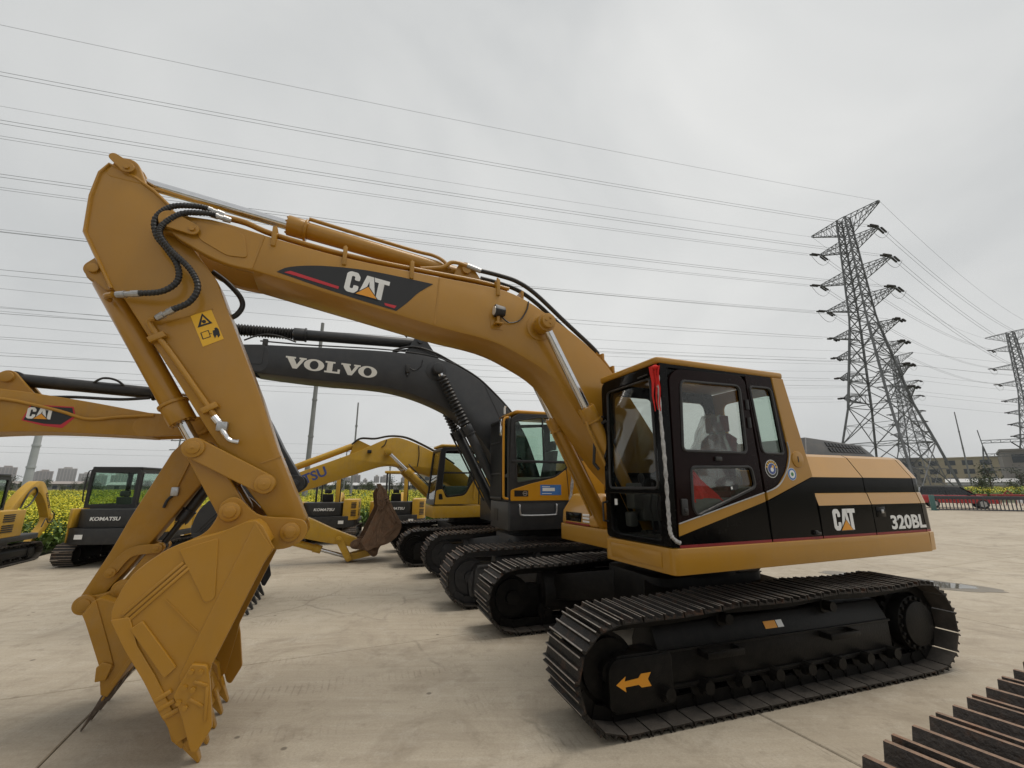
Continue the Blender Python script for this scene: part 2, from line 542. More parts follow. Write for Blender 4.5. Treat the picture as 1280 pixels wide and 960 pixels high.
SHOES = {}
def track(root, tc, sr, sf, rr, rf, w, n, ztop, side=1, rz=0, mats=None, sag=.02, guard=None, fm=None, rollers=8, k=1.0, hubm=None):
    """one crawler track: chain with plates, frame, idler, sprocket, rollers. side=+1: outer face towards +t"""
    mats = mats or (SHOE, TIP)
    fm = fm or UND
    path = track_path(sr, sf, rr, rf, .043 * k, ztop, sag)
    pts, pitch = resample(path, n)
    key = (round(w, 3), round(pitch, 4), mats[0].name)
    if key not in SHOES:
        SHOES[key] = shoe_mesh('track_plate', w, pitch, mats, .042 * k)
    hl = pitch
    # chain of links
    ch = MB()
    for i in range(n):
        a, b = pts[i], pts[(i + 1) % n]
        nx, nz = (b[1] - a[1]), -(b[0] - a[0])
        l = math.hypot(nx, nz); nx, nz = -nx / l, -nz / l      # inward
        for s in (-1, 1):
            y = tc + s * .085 * k
            ch.bar((a[0] + nx * .05 * k, y, a[1] + nz * .05 * k), (b[0] + nx * .05 * k, y + s * .012, b[1] + nz * .05 * k), .03 * k, .095 * k, up=(nx, 0, nz))
        ch.cyl((a[0] + nx * .055 * k, tc - .11 * k, a[1] + nz * .055 * k), (a[0] + nx * .055 * k, tc + .11 * k, a[1] + nz * .055 * k), .026 * k, 8)
    chain = ch.build('track_chain', fm, root, rz=rz)
    for i in range(n):
        a, b = pts[i], pts[(i + 1) % n]
        o = link('track_plate', SHOES[key], chain)
        o.location = ((a[0] + b[0]) / 2, tc, (a[1] + b[1]) / 2)
        ang = math.atan2(b[1] - a[1], b[0] - a[0])
        o.rotation_euler = (math.pi, -ang + random.uniform(-.012, .012), 0)
    # frame
    zc = rf + .03
    o1 = tc + side * w * .27
    i1 = tc - side * w * .36
    f = MB()
    zt = zc * 1.26
    f.xprism([(o1, zc * .58), (o1, zt), (tc + side * w * .12, zt + .17 * k), (tc - side * w * .2, zt + .19 * k), (i1, zt), (i1, zc * .58)], sr + .42 * k, sf - .42 * k)
    f.box(sr + .3 * k, sf - .38 * k, min(o1, o1 - side * .03) - (0 if side > 0 else 0), max(o1, o1 - side * .03) + .004, zc * .53, zc * .585)
    fr = f.build('track_frame', fm, root, bev=.012 * k, rz=rz)
    # flange lines along the frame
    q = MB()
    q.bar((sr + .42 * k, o1 + side * .008, zt), (sf - .42 * k, o1 + side * .008, zt), .022 * k, .02 * k)
    q.bar((sr + .42 * k, o1 + side * .008, zc * .62), (sf - .42 * k, o1 + side * .008, zc * .62), .022 * k, .02 * k)
    q.build('flange', fm, fr, bev=.004)
    # idler housing
    g = MB()
    g.prism(rp([(sf - .43 * k, zc * .30), (sf - .44 * k, zt + .02), (sf - .02, zt + .02), (sf + .05, zc * .9), (sf + .02, zc * .35)], .05 * k), o1 + side * .012, o1 - side * .14 * k)
    g.build('idler_guard', fm, root, bev=.012 * k, rz=rz)
    d = MB()
    rI = rf - .11 * k
    d.pin((sf, rf + .036 * k), tc - .045 * k, tc + .045 * k, rI, 36)
    d.pin((sf, rf + .036 * k), tc - .08 * k, tc + .08 * k, rI - .035 * k, 36)
    d.pin((sf, rf + .036 * k), tc - w * .25, tc + w * .25, .09 * k, 20)
    d.build('idler', fm, root, rz=rz)
    # sprocket with teeth and hub cover
    sp = MB()
    cz = rr + .036 * k
    prof = []
    for j in range(21):
        for (da, r_) in ((-.3, -.10), (-.12, -.045), (.12, -.045), (.3, -.10)):
            a_ = 2 * math.pi * (j + da) / 21
            prof.append((sr + (rr + r_ * k) * math.cos(a_), cz + (rr + r_ * k) * math.sin(a_)))
    sp.prism(prof, tc - .035 * k, tc + .035 * k)
    so = sp.build('sprocket', fm, root, rz=rz)
    h = MB()
    ho = o1 + side * .03 * k
    h.pin((sr, cz), tc - side * .2 * k, ho - side * .04 * k, rr * .66, 36)
    h.pin((sr, cz), ho - side * .05 * k, ho, rr * .54, 36)
    for j in range(18):
        a_ = 2 * math.pi * j / 18
        c = (sr + rr * .60 * math.cos(a_), cz + rr * .60 * math.sin(a_))
        h.pin(c, ho - side * .05 * k, ho - side * .018 * k, .02 * k, 6)
    h.build('hub_cover', hubm or fm, so, bev=.006)
    for j in range(rollers):
        s_ = sr + .5 * k + (sf - sr - .95 * k) * j / (rollers - 1)
        ro = MB()
        zr_ = .036 * k + .1 * k + .085 * k
        for sg in (-1, 1):
            ro.pin((s_, zr_), tc + sg * .05 * k, tc + sg * .11 * k, .085 * k, 18)
            ro.pin((s_, zr_), tc + sg * .11 * k, tc + sg * .135 * k, .105 * k, 18)
            ro.pin((s_, zr_), tc + sg * .135 * k, tc + sg * .25 * w / .6, .05 * k, 10)
            ro.box(s_ - .05 * k, s_ + .05 * k, tc + sg * .2 * w / .6 - .025, tc + sg * .2 * w / .6 + .025, zr_ - .05 * k, zc * .56)
        ro.build('roller', fm, root, rz=rz)
    for s_ in (sr + (sf - sr) * .33, sr + (sf - sr) * .68):
        ro = MB()
        zc_ = ztop - .16 * k
        ro.pin((s_, zc_), tc - .11 * k, tc + .11 * k, .07 * k, 18)
        ro.pin((s_, zc_), tc - .16 * k, tc + side * .19 * k, .045 * k, 14)
        ro.bar((s_, tc - side * .14 * k, zc_), (s_, tc - side * .14 * k, zt), .06 * k, .05 * k)
        ro.build('carrier_roller', fm, root, rz=rz)
    return fr

def bucket(root, T, hw, m, toothm, nteeth=5, detail=True, earw=.26, name='bucket', slim=None):
    """bucket in its own side profile; T maps (s,z) -> (s,z) of the machine; hw = half width"""
    P = lambda pts: [T(p) for p in pts]
    back = sm([(4.42, 1.40), (4.54, 1.555), (4.76, 1.475), (4.99, 1.41), (5.12, 1.33), (5.235, 1.215), (5.29, 1.08), (5.30, .95), (5.2, .77), (5.06, .555), (4.92, .31), (4.83, .155)], 3)
    inner = []
    for i, p in enumerate(back):
        a, b = Vector(back[max(0, i - 1)]), Vector(back[min(len(back) - 1, i + 1)])
        d = (b - a).normalized()
        inner.append((p[0] + d.y * .03, p[1] - d.x * .03))
    shell = MB().prism(P(back + inner[::-1]), -hw + .012, hw - .012)
    bo = shell.build(name, m, root, bev=.004)
    side = back + [(4.75, .20), (4.70, .50), (4.69, .60), (4.45, 1.24), (4.39, 1.35)]
    for sg in (1, -1):
        plate('side_plate', m, bo, P(side), sg * (hw - .02), sg * (hw + .004))
        band = [(4.535, 1.54), (4.40, 1.35), (4.45, 1.24), (4.69, .60), (4.70, .50), (4.83, .47), (4.87, .56), (4.77, .87)]
        plate('edge_band', m, bo, P(rp(band, .01, 1)), sg * (hw + .004), sg * (hw + .014))
        wear = [(5.30, .95), (5.2, .77), (5.06, .555), (4.92, .31), (4.86, .33), (5.0, .58), (5.13, .78), (5.20, .96)]
        plate('wear_strip', m, bo, P(rp(wear, .012, 2)), sg * (hw + .004), sg * (hw + .018))
        if detail:
            plate('wear_plate', m, bo, P(rp([(4.99, 1.37), (4.76, 1.44), (4.725, 1.03), (4.785, 1.0)], [.02, .02, .03, .04])), sg * (hw + .004), sg * (hw + .013))
            plate('wear_plate', m, bo, P(rp([(5.185, .885), (5.125, .93), (4.89, .62), (4.95, .56)], .012, 2)), sg * (hw + .004), sg * (hw + .024))
            for dx in (-.028, 0, .028):
                a, b = T((5.225 + dx * .7, .955 + dx * .7)), T((4.93 + dx * .7, 1.265 + dx * .7))
                MB().bar((a[0], sg * (hw + .008), a[1]), (b[0], sg * (hw + .008), b[1]), .022, .016, up=(0, 1, 0)).build('rib', m, bo, bev=.005)
            a, b = T((5.02, 1.05)), T((4.80, .82))
            MB().bar((a[0], sg * (hw + .004), a[1]), (b[0], sg * (hw + .004), b[1]), .012, .008).build('weld_seam', m, bo)
            for (q0, q1) in (((4.985, .43), (4.90, .48)), ((4.955, .375), (4.87, .42)), ((4.925, .325), (4.84, .365))):
                a, b = T(q0), T(q1)
                MB().bar((a[0], sg * (hw + .012), a[1]), (b[0], sg * (hw + .012), b[1]), .03, .026, up=(0, 1, 0)).build('heel_block', m, bo, bev=.007)
        cut = [(4.80, .635), (4.71, .615), (4.68, .51), (4.63, .23), (4.70, .10), (4.735, .115), (4.82, .34), (4.88, .46)]
        if slim: cut = [(4.86, .60), (4.74, .66), (4.665, .60), (4.67, .40), (4.80, .40)]
        co = plate('side_cutter', m, bo, P(rp(cut, .015, 2)), sg * (hw + .014), sg * (hw + (.03 if slim else .05)), bev=.006)
        if detail:
            for q in ((4.795, .59), (4.74, .58), (4.82, .50), (4.77, .48), (4.84, .415), (4.80, .38)):
                c = T(q)
                MB().pin(c, sg * (hw + .045), sg * (hw + .066), .017, 6).build('bolt', m, co)
            for (q0, q1) in (((4.77, .53), (4.69, .49)), ((4.785, .43), (4.70, .37)), ((4.69, .49), (4.675, .28))):
                a, b = T(q0), T(q1)
                MB().bar((a[0], sg * (hw + .052), a[1]), (b[0], sg * (hw + .052), b[1]), .02, .014, up=(0, 1, 0)).build('rib', m, co, bev=.004)
    lip = P([(4.93, .30), (4.90, .27), (4.76, .03 + .06), (4.75, .12), (4.84, .30)])
    MB().prism(lip, -hw + .02, hw - .02).build('lip', m, bo, bev=.004)
    ear = [(4.83, 1.67), (4.76, 1.72), (4.69, 1.70), (4.57, 1.59), (4.45, 1.56), (4.31, 1.55), (4.21, 1.52), (4.18, 1.43), (4.23, 1.36), (4.34, 1.31), (4.50, 1.32), (4.75, 1.40), (4.99, 1.40), (4.93, 1.44), (4.88, 1.49), (4.84, 1.58)]
    for sg in (1, -1):
        eo = plate('hinge_ear', m, bo, P(sm(ear, 3, True)), sg * (earw - .045), sg * earw, bev=.006)
        for q, r_ in (((4.755, 1.61), .075), ((4.31, 1.44), .075)):
            c = T(q)
            MB().pin(c, sg * (earw - .01), sg * (earw + .03), r_, 28).pin(c, sg * (earw - .01), sg * (earw + .042), r_ * .62, 24).build('pin_boss', m, eo, bev=.006)
    for q, r_ in (((4.755, 1.61), .045), ((4.31, 1.44), .045)):
        MB().pin(T(q), -earw, earw, r_, 20).build('hinge_pin', m, bo)
    for j in range(nteeth):
        y = -(hw - .07) + 2 * (hw - .07) * j / (nteeth - 1)
        ad = MB()
        prof = P([(4.955, .40), (4.91, .40), (4.80, .30), (4.765, .155), (4.80, .105), (4.865, .165)])
        ad.prism(prof, y - .05, y + .05)
        ao = ad.build('tooth_adapter', toothm if slim else m, bo, bev=.01)
        tp = MB()
        A, B, C, D = T((4.835, .15)), T((4.765, .20)), T((4.70, -.003)), T((4.688, .005))
        w1, w2 = (.03, .012) if slim else (.046, .030)
        if slim: A, B, C, D = T((4.93, .30)), T((4.83, .36)), (slim[0] + .006, slim[1] - .004), (slim[0] - .004, slim[1] + .004)
        tp.loft([[(A[0], y - w1, A[1]), (A[0], y + w1, A[1]), (B[0], y + w1, B[1]), (B[0], y - w1, B[1])],
                 [(C[0], y - w2, C[1]), (C[0], y + w2, C[1]), (D[0], y + w2, D[1]), (D[0], y - w2, D[1])]])
        tp.build('tooth', toothm, bo, bev=.006)
    return bo

def cylinder(root, a, b, split, r, rr, m, rodm, name='hydraulic_cylinder', t=0, collar=True, n=22, eye=.1):
    """hydraulic ram from a (barrel end) to b (rod eye) in side profile at offset t; split = barrel fraction"""
    A, B = Vector((a[0], t, a[1])), Vector((b[0], t, b[1]))
    S = A.lerp(B, split)
    d = (B - A).normalized()
    c = MB()
    c.cyl(A + d * eye * .6, S, r, n)
    c.cyl(A + Vector((0, -r * .8, 0)), A + Vector((0, r * .8, 0)), eye, n)
    if collar:
        c.cyl(S - d * r * 1.6, S + d * .02, r * 1.18, n)
        c.cyl(S - d * r * 1.9, S - d * r * 1.6, r * 1.3, n)
        for j in range(8):
            a_ = j * math.pi / 4
            u = d.orthogonal().normalized(); w = d.cross(u)
            q = S + (u * math.cos(a_) + w * math.sin(a_)) * r * .95
            c.cyl(q, q + d * .035, r * .13, 6)
    co = c.build(name, m, root, bev=.004)
    rd = MB()
    rd.cyl(S - d * .05, B - d * eye * .5, rr, n)
    rd.build('rod', rodm, co)
    MB().cyl(B + Vector((0, -r * .75, 0)), B + Vector((0, r * .75, 0)), eye, n).build('rod_eye', m, co, bev=.004)
    return co

def hose(root, path, r, m=None, n=10, name='hose', k=5, ribs=False):
    p = sm(path, k)
    mb = MB()
    if ribs:
        q, rs = [], []
        L = 0
        for i in range(len(p) - 1):
            a, b = Vector(p[i]), Vector(p[i + 1])
            c = max(2, int((b - a).length / .011))
            for j in range(c):
                q.append(a.lerp(b, j / c)); rs.append(r * (1.0 if len(q) % 2 else .82))
        mb.tube(q, rs, n)
    else:
        mb.tube(p, r, n)
    return mb.build(name, m or RUB, root, angle=60 if not ribs else 20)

def bellows(root, a, b, r, n, m=None, parentname='bellows'):
    A, B = Vector(a), Vector(b)
    pts, rs = [], []
    for i in range(2 * n + 1):
        pts.append(A.lerp(B, i / (2 * n))); rs.append(r if i % 2 else r * .72)
    return MB().tube(pts, rs, 18).build(parentname, m or RUB, root, angle=20)

def place(px, py, yaw):
    """world transform of a machine whose rear points yaw (clockwise from +Y)"""
    return (px, py, 0), math.atan2(-math.cos(yaw), -math.sin(yaw))
# ---------------------------------------------------------------- the big ochre excavator in front
def main_excavator():
    loc, rz = place(2.057, 5.627, 1.1818)
    r = empty('excavator', loc, rz)
    tag(r, 'large ochre excavator with black cab marked CAT and 320BL on its flank', 'excavator', None)
    ur = -(1.2434 - 1.1818)                      # undercarriage sits slightly turned under the house
    # ---- tracks
    fr = track(r, 1.19, -1.80, 1.80, .39, .365, .60, 49, .84, 1, ur)
    track(r, -1.19, -1.80, 1.80, .39, .365, .60, 49, .84, -1, ur)
    # front box with arrow, steps, stickers
    b = MB().prism(rp([(1.27, .12), (1.27, .50), (1.80, .50), (1.86, .44), (1.86, .16), (1.80, .12)], .04), 1.12, 1.38)
    bx = b.build('guard_box', UND, r, bev=.02, rz=ur)
    arrow = [(1.80, .325), (1.715, .375), (1.725, .342), (1.60, .350), (1.575, .378), (1.485, .378), (1.515, .335), (1.485, .283), (1.575, .283), (1.60, .305), (1.72, .302), (1.715, .268)]
    plate('arrow_decal', ORANGE, bx, arrow, 1.38, 1.383, bev=0)
    for s0 in (.62, -.78):
        st = MB()
        for a, c in (((s0, 1.34, .46), (s0, 1.46, .46)), ((s0 + .36, 1.34, .46), (s0 + .36, 1.46, .46)), ((s0 - .012, 1.46, .46), (s0 + .372, 1.46, .46))):
            st.bar(a, c, .025, .05)
        st.build('step', UND, r, bev=.004, rz=ur)
    onto(flat([[(0, 0), (.14, 0), (.14, .06), (0, .06)]], .002), (.20, 1.329, .552), SX, (0, -.468, .884), 'sticker', ORANGE, fr)
    onto(flat([[(0, 0), (.07, 0), (.07, .06), (0, .06)]], .002), (.05, 1.329, .552), SX, (0, -.468, .884), 'sticker', WHITE, fr)
    # ---- centre frame
    cf = MB()
    cf.zprism(rp([(.75, .55), (.75, -.55), (-.75, -.55), (-.75, .55)], .2), .42, .86)
    for sg in (1, -1):
        for e in (1, -1):
            cf.loft([[(e * .35, sg * .3, .45), (e * .75, sg * .3, .45), (e * .75, sg * .3, .82), (e * .35, sg * .3, .82)],
                     [(e * .75, sg * 1.0, .35), (e * 1.25, sg * 1.0, .35), (e * 1.25, sg * 1.0, .66), (e * .75, sg * 1.0, .66)]])
    cfo = cf.build('centre_frame', UND, r, bev=.02, rz=ur)
    onto(flat([[(0, 0), (.06, 0), (.06, .07), (0, .07)]], .002), (.98, -.68, .60), (-.75, .64, 0), SZ, 'sticker', WHITE, cfo)
    sw = MB().cyl((0, 0, .84), (0, 0, .95), .62, 48).cyl((0, 0, .94), (0, 0, 1.09), .68, 48)
    for j in range(30):
        a = j * math.pi / 15
        sw.cyl((.65 * math.cos(a), .65 * math.sin(a), .90), (.65 * math.cos(a), .65 * math.sin(a), .945), .018, 6)
    sw.build('swing_bearing', UND, r)
    # ---- platform
    pl = MB().zprism(rp([(1.33, 1.392), (1.33, .37), (.92, .37), (.92, -1.37), (-2.43, -1.37), (-2.43, 1.392)], [.07, .07, .05, .08, .02, .02]), 1.08, 1.292)
    plo = pl.build('platform', YEL, r, bev=.035, seg=3)
    MB().box(1.327, 1.338, .50, 1.24, 1.12, 1.25).build('front_panel', YEL, plo, bev=.01)
    # ---- right-front step box
    bxm = MB().loft([[(.9, -1.34, 1.29), (.9, -.42, 1.29), (.2, -.42, 1.29), (.2, -1.34, 1.29)],
                     [(.88, -1.34, 1.47), (.88, -.42, 1.47), (.2, -.42, 1.47), (.2, -1.34, 1.47)],
                     [(.74, -1.28, 1.70), (.74, -.46, 1.70), (.2, -.46, 1.70), (.2, -1.28, 1.70)]])
    bo = bxm.build('tool_box', YEL2, r, bev=.04, seg=3)
    MB().box(.86, .897, -1.22, -.80, 1.33, 1.455).build('headlamp_panel', BLK, bo, bev=.01)
    for j in range(3):
        MB().box(.87, .90, -.76, -.60, 1.34 + j * .04, 1.365 + j * .04).build('louvre', WHITE, bo, bev=.003)
    MB().box(.86, .90, -1.22, -.6, 1.30, 1.322).build('red_stripe', RED, bo)
    # ---- cab
    fo = rp([(.41, 1.30), (1.365, 1.30), (1.355, 2.93), (.43, 2.93)], [.06, .05, .07, .10])
    cabf = flat([fo, rp([(.50, 1.775), (1.265, 1.775), (1.262, 2.815), (.535, 2.815)], .05), rp([(.50, 1.35), (1.24, 1.35), (1.265, 1.735), (.50, 1.735)], [.12, .05, .02, .02])], .07, .010)
    cab = onto(cabf, (1.285, 0, 0), (0, 1, 0), SZ, 'cab', BLK, r)
    onto(flat([rp([(.49, 1.77), (1.275, 1.77), (1.27, 2.825), (.525, 2.825)], .05)], .006), (1.290, 0, 0), (0, 1, 0), SZ, 'windscreen', GLS, cab)
    onto(flat([rp([(.49, 1.34), (1.25, 1.34), (1.275, 1.74), (.49, 1.74)], [.12, .05, .02, .02])], .006), (1.290, 0, 0), (0, 1, 0), SZ, 'lower_windscreen', GLS, cab)
    gk = MB()
    for pth in (rp([(.515, 1.79), (1.25, 1.79), (1.247, 2.80), (.55, 2.80)], .05),):
        q = [(1.322, p[0], p[1]) for p in pth]
        gk.tube(q + [q[0]], .012, 6)
    gk.build('gasket', RUB, cab)
    onto(flat([[(0, 0), (.045, 0), (.045, .06), (0, .06)]], .002), (1.296, .545, 1.62), (0, 1, 0), SZ, 'sticker', WHITE, cab)
    # roof
    rf = MB().zprism(rp([(1.335, 1.372), (1.335, .41), (-.37, .41), (-.37, 1.378)], .06), 2.925, 2.99)
    rfo = rf.build('cab_roof', YEL, r, bev=.025, seg=3)
    MB().zprism(rp([(1.18, 1.22), (1.18, .55), (-.05, .55), (-.05, 1.22)], .08), 2.985, 3.005).build('roof_hatch', YEL, rfo, bev=.01)
    MB().tube([(.62, 1.1, 3.0), (.62, 1.1, 3.03), (.56, 1.1, 3.045), (.50, 1.1, 3.03), (.50, 1.1, 3.0)], .012, 8).build('lifting_eye', UND, rfo)
    # far wall with window, rear wall with window, floor
    plate('far_wall', BLK, cab, rp([(1.26, 1.30), (1.24, 2.93), (-.32, 2.93), (-.5, 1.30)], .02), .415, .445,
          [rp([(1.17, 1.95), (1.15, 2.80), (.62, 2.80), (.62, 1.95)], .08), rp([(.50, 1.98), (.50, 2.80), (-.18, 2.80), (-.30, 1.98)], .08)])
    plate('far_pane', GLS, cab, rp([(1.18, 1.94), (1.16, 2.81), (-.2, 2.81), (-.3, 1.94)], .05), .428, .432, bev=0)
    rw = flat([rp([(.43, 0), (1.34, 0), (1.34, 1.60), (.43, 1.60)], .03), rp([(.56, .66), (1.24, .66), (1.24, 1.46), (.56, 1.46)], .10)], .03, .004)
    onto(rw, (-.53, 0, 1.33), (0, 1, 0), (.125, 0, 1), 'rear_wall', YEL, cab)
    onto(flat([[(.54, .64), (1.26, .64), (1.26, 1.48), (.54, 1.48)]], .004), (-.53, 0, 1.33), (0, 1, 0), (.125, 0, 1), 'rear_pane', GLS, cab)
    MB().box(-.5, 1.25, .45, 1.34, 1.285, 1.33).build('floor', INT, cab)
    MB().box(-.45, .05, .46, 1.32, 1.33, 1.80).build('rear_shelf', INTL, cab, bev=.02)
    # quarter panel with window and yellow pillar
    qp = plate('quarter_panel', MAR, r, rp([(.205, 2.915), (-.17, 2.925), (-.275, 2.13), (-.21, 1.965), (-.06, 1.815), (.125, 1.745)], [.02, .01, .02, .02, .02, .01]), 1.335, 1.366,
               [rp([(.165, 2.80), (-.14, 2.805), (-.20, 2.125), (.10, 2.125)], [.05, .06, .03, .06])])
    plate('pane', GLST, qp, [(.16, 2.80), (-.14, 2.805), (-.2, 2.12), (.10, 2.12)], 1.346, 1.350, bev=0)
    wnd = rp([(.165, 2.80), (-.14, 2.805), (-.20, 2.125), (.10, 2.125)], [.05, .06, .03, .06])
    MB().tube([(p[0], 1.368, p[1]) for p in wnd + wnd[:1]], .013, 6).build('gasket', RUB, qp)
    pil = plate('rear_pillar', YEL, r, rp([(-.172, 2.925), (-.345, 2.925), (-.585, 1.905), (.118, 1.672), (.122, 1.748), (-.06, 1.812), (-.205, 1.96), (-.278, 2.13)], [.01, .01, .01, .005, .005, .05, .08, .08]), 1.325, 1.376, bev=.008)
    MB().tube([(p[0], 1.377, p[1]) for p in sm([(.125, 1.752), (-.06, 1.816), (-.205, 1.964), (-.278, 2.13), (-.265, 2.25)], 4)], .007, 6).build('trim_line', STEEL, pil)
    cap = MB().pin((-.385, 2.075), 1.37, 1.385, .085, 28).build('fuel_cap', YEL, pil, bev=.005)
    MB().box(-.391, -.379, 1.38, 1.388, 2.045, 2.105).build('key_slot', DECBLK, cap)
    # round stickers
    for (c, k, cols) in (((0.0, 1.975), .088, (WHITE, DECBLK, WHITE, NAVY)), ((-.27, 1.925), .062, (WHITE, BLUEV, WHITE, mat('green_leaf_print', (.05, .2, .06), .5)))):
        t = 1.367 if k > .07 else 1.377
        for j, (f, m) in enumerate(zip((1, .93, .66, .60 if k > .07 else .3), cols)):
            plate('round_sticker', m, r if j == 0 else so, circ(c, k * f, 32), t + j * .0012, t + (j + 1) * .0012, bev=0) if j else None
            if j == 0:
                so = plate('round_sticker', m, r, circ(c, k, 32), t, t + .0012, bev=0)
        if k > .07:
            for a in range(7):
                an = R(15 + a * 25)
                q = (c[0] + math.cos(an) * k * .79, c[1] + math.sin(an) * k * .79)
                plate('print', STICK, so, circ(q, .010, 8), t + .0024, t + .0036, bev=0)
            plate('print', WHITE, so, circ((c[0], c[1] - .008), .022, 10), t + .0048, t + .006, bev=0)
            plate('print', STICK, so, circ((c[0] - .012, c[1] + .02), .014, 10), t + .0048, t + .006, bev=0)
    # ---- door
    w1 = rp([(1.075, 2.775), (.315, 2.79), (.325, 2.12), (1.12, 2.12)], [.06, .07, .05, .05])
    w2 = rp([(1.045, 1.975), (.29, 1.99), (.262, 1.80), (1.01, 1.555), (1.06, 1.62)], [.05, .05, .05, .03, .04])
    do = rp([(1.245, 1.30), (1.205, 2.80), (1.11, 2.885), (.29, 2.905), (.225, 2.85), (.135, 1.30)], [.01, .05, .05, .05, .05, .01])
    door = plate('cab_door', MAR, r, do, 1.340, 1.372, [w1, w2])
    for w in (w1, w2):
        plate('pane', GLS, door, w, 1.352, 1.356, bev=0)
        MB().tube([(p[0], 1.374, p[1]) for p in w + w[:1]], .014, 6).build('gasket', RUB, door)
    plate('pillar_cover', BLK, cab, [(1.31, 1.30), (1.30, 2.93), (1.215, 2.93), (1.255, 1.30)], 1.330, 1.364)
    plate('door_frame', BLK, cab, [(1.27, 1.30), (1.26, 2.93), (-.30, 2.93), (-.33, 2.83), (.19, 2.83), (.26, 2.83), (1.10, 2.83), (1.16, 2.76), (1.17, 1.30)], 1.318, 1.337)
    plate('top_cover', BLK, cab, [(1.30, 2.93), (-.34, 2.935), (-.33, 2.90), (1.29, 2.89)], 1.325, 1.362)
    swo = plate('swoosh', YEL, door, rp([(1.245, 1.39), (.152, 1.665), (.158, 1.742), (1.24, 1.488)], .004, 1), 1.372, 1.3765, bev=0)
    lower = plate('lower_panel', BLK, door, [(1.243, 1.318), (.142, 1.318), (.150, 1.66), (1.243, 1.385)], 1.372, 1.3745, bev=0)
    MB().tube([(1.24, 1.377, 1.492), (.16, 1.377, 1.746)], .006, 6).build('trim_line', STEEL, door)
    plate('red_stripe', RED, door, [(1.243, 1.293), (.137, 1.293), (.137, 1.317), (1.243, 1.317)], 1.372, 1.3755, bev=0)
    hd = MB()
    hd.box(1.13, 1.20, 1.37, 1.395, 1.56, 1.70)
    hd.box(1.145, 1.185, 1.385, 1.41, 1.58, 1.62)
    hd.build('handle', RUB, door, bev=.01)
    MB().box(.67, .75, 1.37, 1.395, 2.035, 2.075).build('latch', RUB, door, bev=.008)
    for z in (2.60, 2.42):
        MB().cyl((.245, 1.378, z - .05), (.245, 1.378, z + .05), .02, 10).build('hinge', RUB, door)
    onto(flat([[(0, 0), (.10, 0), (.10, .045), (0, .045)]], .002), (.57, 1.358, 1.765), (-1, 0, .15), (.15, 0, 1), 'sticker', DECBLK, door)
    onto(flat([[(0, 0), (.02, 0), (.02, .025), (0, .025)]], .002), (.565, 1.3605, 1.777), (-1, 0, .15), (.15, 0, 1), 'sticker_print', WHITE, door)
    # ---- side panel behind door
    sp = plate('side_panel', BLK, r, [(.118, 1.293), (.112, 1.665), (-.578, 1.898), (-.60, 1.293)], 1.335, 1.370)
    plate('red_stripe', RED, sp, [(.115, 1.293), (-.597, 1.293), (-.597, 1.317), (.115, 1.317)], 1.370, 1.3735, bev=0)
    MB().box(-.55, -.47, 1.37, 1.40, 1.335, 1.36).cyl((-.49, 1.38, 1.36), (-.49, 1.40, 1.36), .02, 10).build('latch', RUB, sp, bev=.004)
    # ---- cab fittings
    MB().tube([(1.34, 1.24, 2.84), (1.345, 1.10, 2.835)], .008, 6).build('wiper', RUB, cab)
    for z in (2.45, 1.55):
        MB().tube([(1.31, .455, z + .1), (1.38, .455, z + .09), (1.38, .455, z - .09), (1.31, .455, z - .1)], .012, 6).build('grab_handle', RUB, cab)
    MB().tube([(1.32, .50, 2.50), (1.40, .40, 2.44), (1.41, .36, 2.05), (1.36, .38, 1.98)], .018, 8).build('mirror_arm', RUB, cab)
    MB().tube([(1.325, .56, 2.50), (1.35, .56, 2.49), (1.35, .56, 2.38), (1.325, .56, 2.37)], .007, 6).build('latch', RUB, cab)
    # silver bubble wrap round the front corner post with a red ribbon
    p = [(1.335, 1.372, 2.80), (1.342, 1.375, 2.4), (1.338, 1.378, 2.0), (1.340, 1.374, 1.6), (1.336, 1.376, 1.42), (1.30, 1.392, 1.36), (1.26, 1.395, 1.34)]
    q = sm(p, 9)
    wp = MB().tube(q, [.016 + .003 * math.sin(i * 2.3) + random.uniform(-.002, .002) for i in range(len(q))], 10).build('wrapped_hose', SILVERW, r, angle=60)
    rb = MB()
    for (a0, dx) in (((1.36, 1.365, 2.90), 0), ((1.375, 1.34, 2.89), .012), ((1.35, 1.39, 2.885), -.01)):
        for i in range(6):
            z0, z1 = a0[2] - i * .07, a0[2] - (i + 1) * .07
            o0, o1 = .008 * math.sin(i * 1.7 + dx * 90), .008 * math.sin((i + 1) * 1.7 + dx * 90)
            wd = .028 * (1 - i / 7)
            rb.add([(a0[0] + o0, a0[1] - wd, z0), (a0[0] + o0, a0[1] + wd, z0), (a0[0] + o1, a0[1] + wd * .85, z1), (a0[0] + o1, a0[1] - wd * .85, z1)], [(0, 1, 2, 3)])
    rb.ball((1.355, 1.365, 2.875), .035, 8, 6, (1, 1, .7))
    rb.build('red_ribbon', REDCLOTH, r, angle=80)
    # ---- cab interior
    se = MB()
    se.zprism(rp([(.78, 1.13), (.78, .67), (.28, .67), (.28, 1.13)], .06), 1.62, 1.76)
    se.loft([[(.34, .68, 1.72), (.34, 1.12, 1.72), (.24, 1.12, 1.72), (.24, .68, 1.72)], [(.20, .70, 2.30), (.20, 1.10, 2.30), (.10, 1.10, 2.30), (.10, .70, 2.30)], [(.18, .78, 2.36), (.18, 1.02, 2.36), (.11, 1.02, 2.36), (.11, .78, 2.36)]])
    se.box(.40, .66, .76, 1.04, 1.33, 1.62)
    se.zprism(rp([(.20, 1.03), (.20, .77), (.10, .77), (.10, 1.03)], .03), 2.38, 2.55)
    seat = se.build('seat', SEAT, r, bev=.03, seg=2)
    wr = MB()
    rows = []
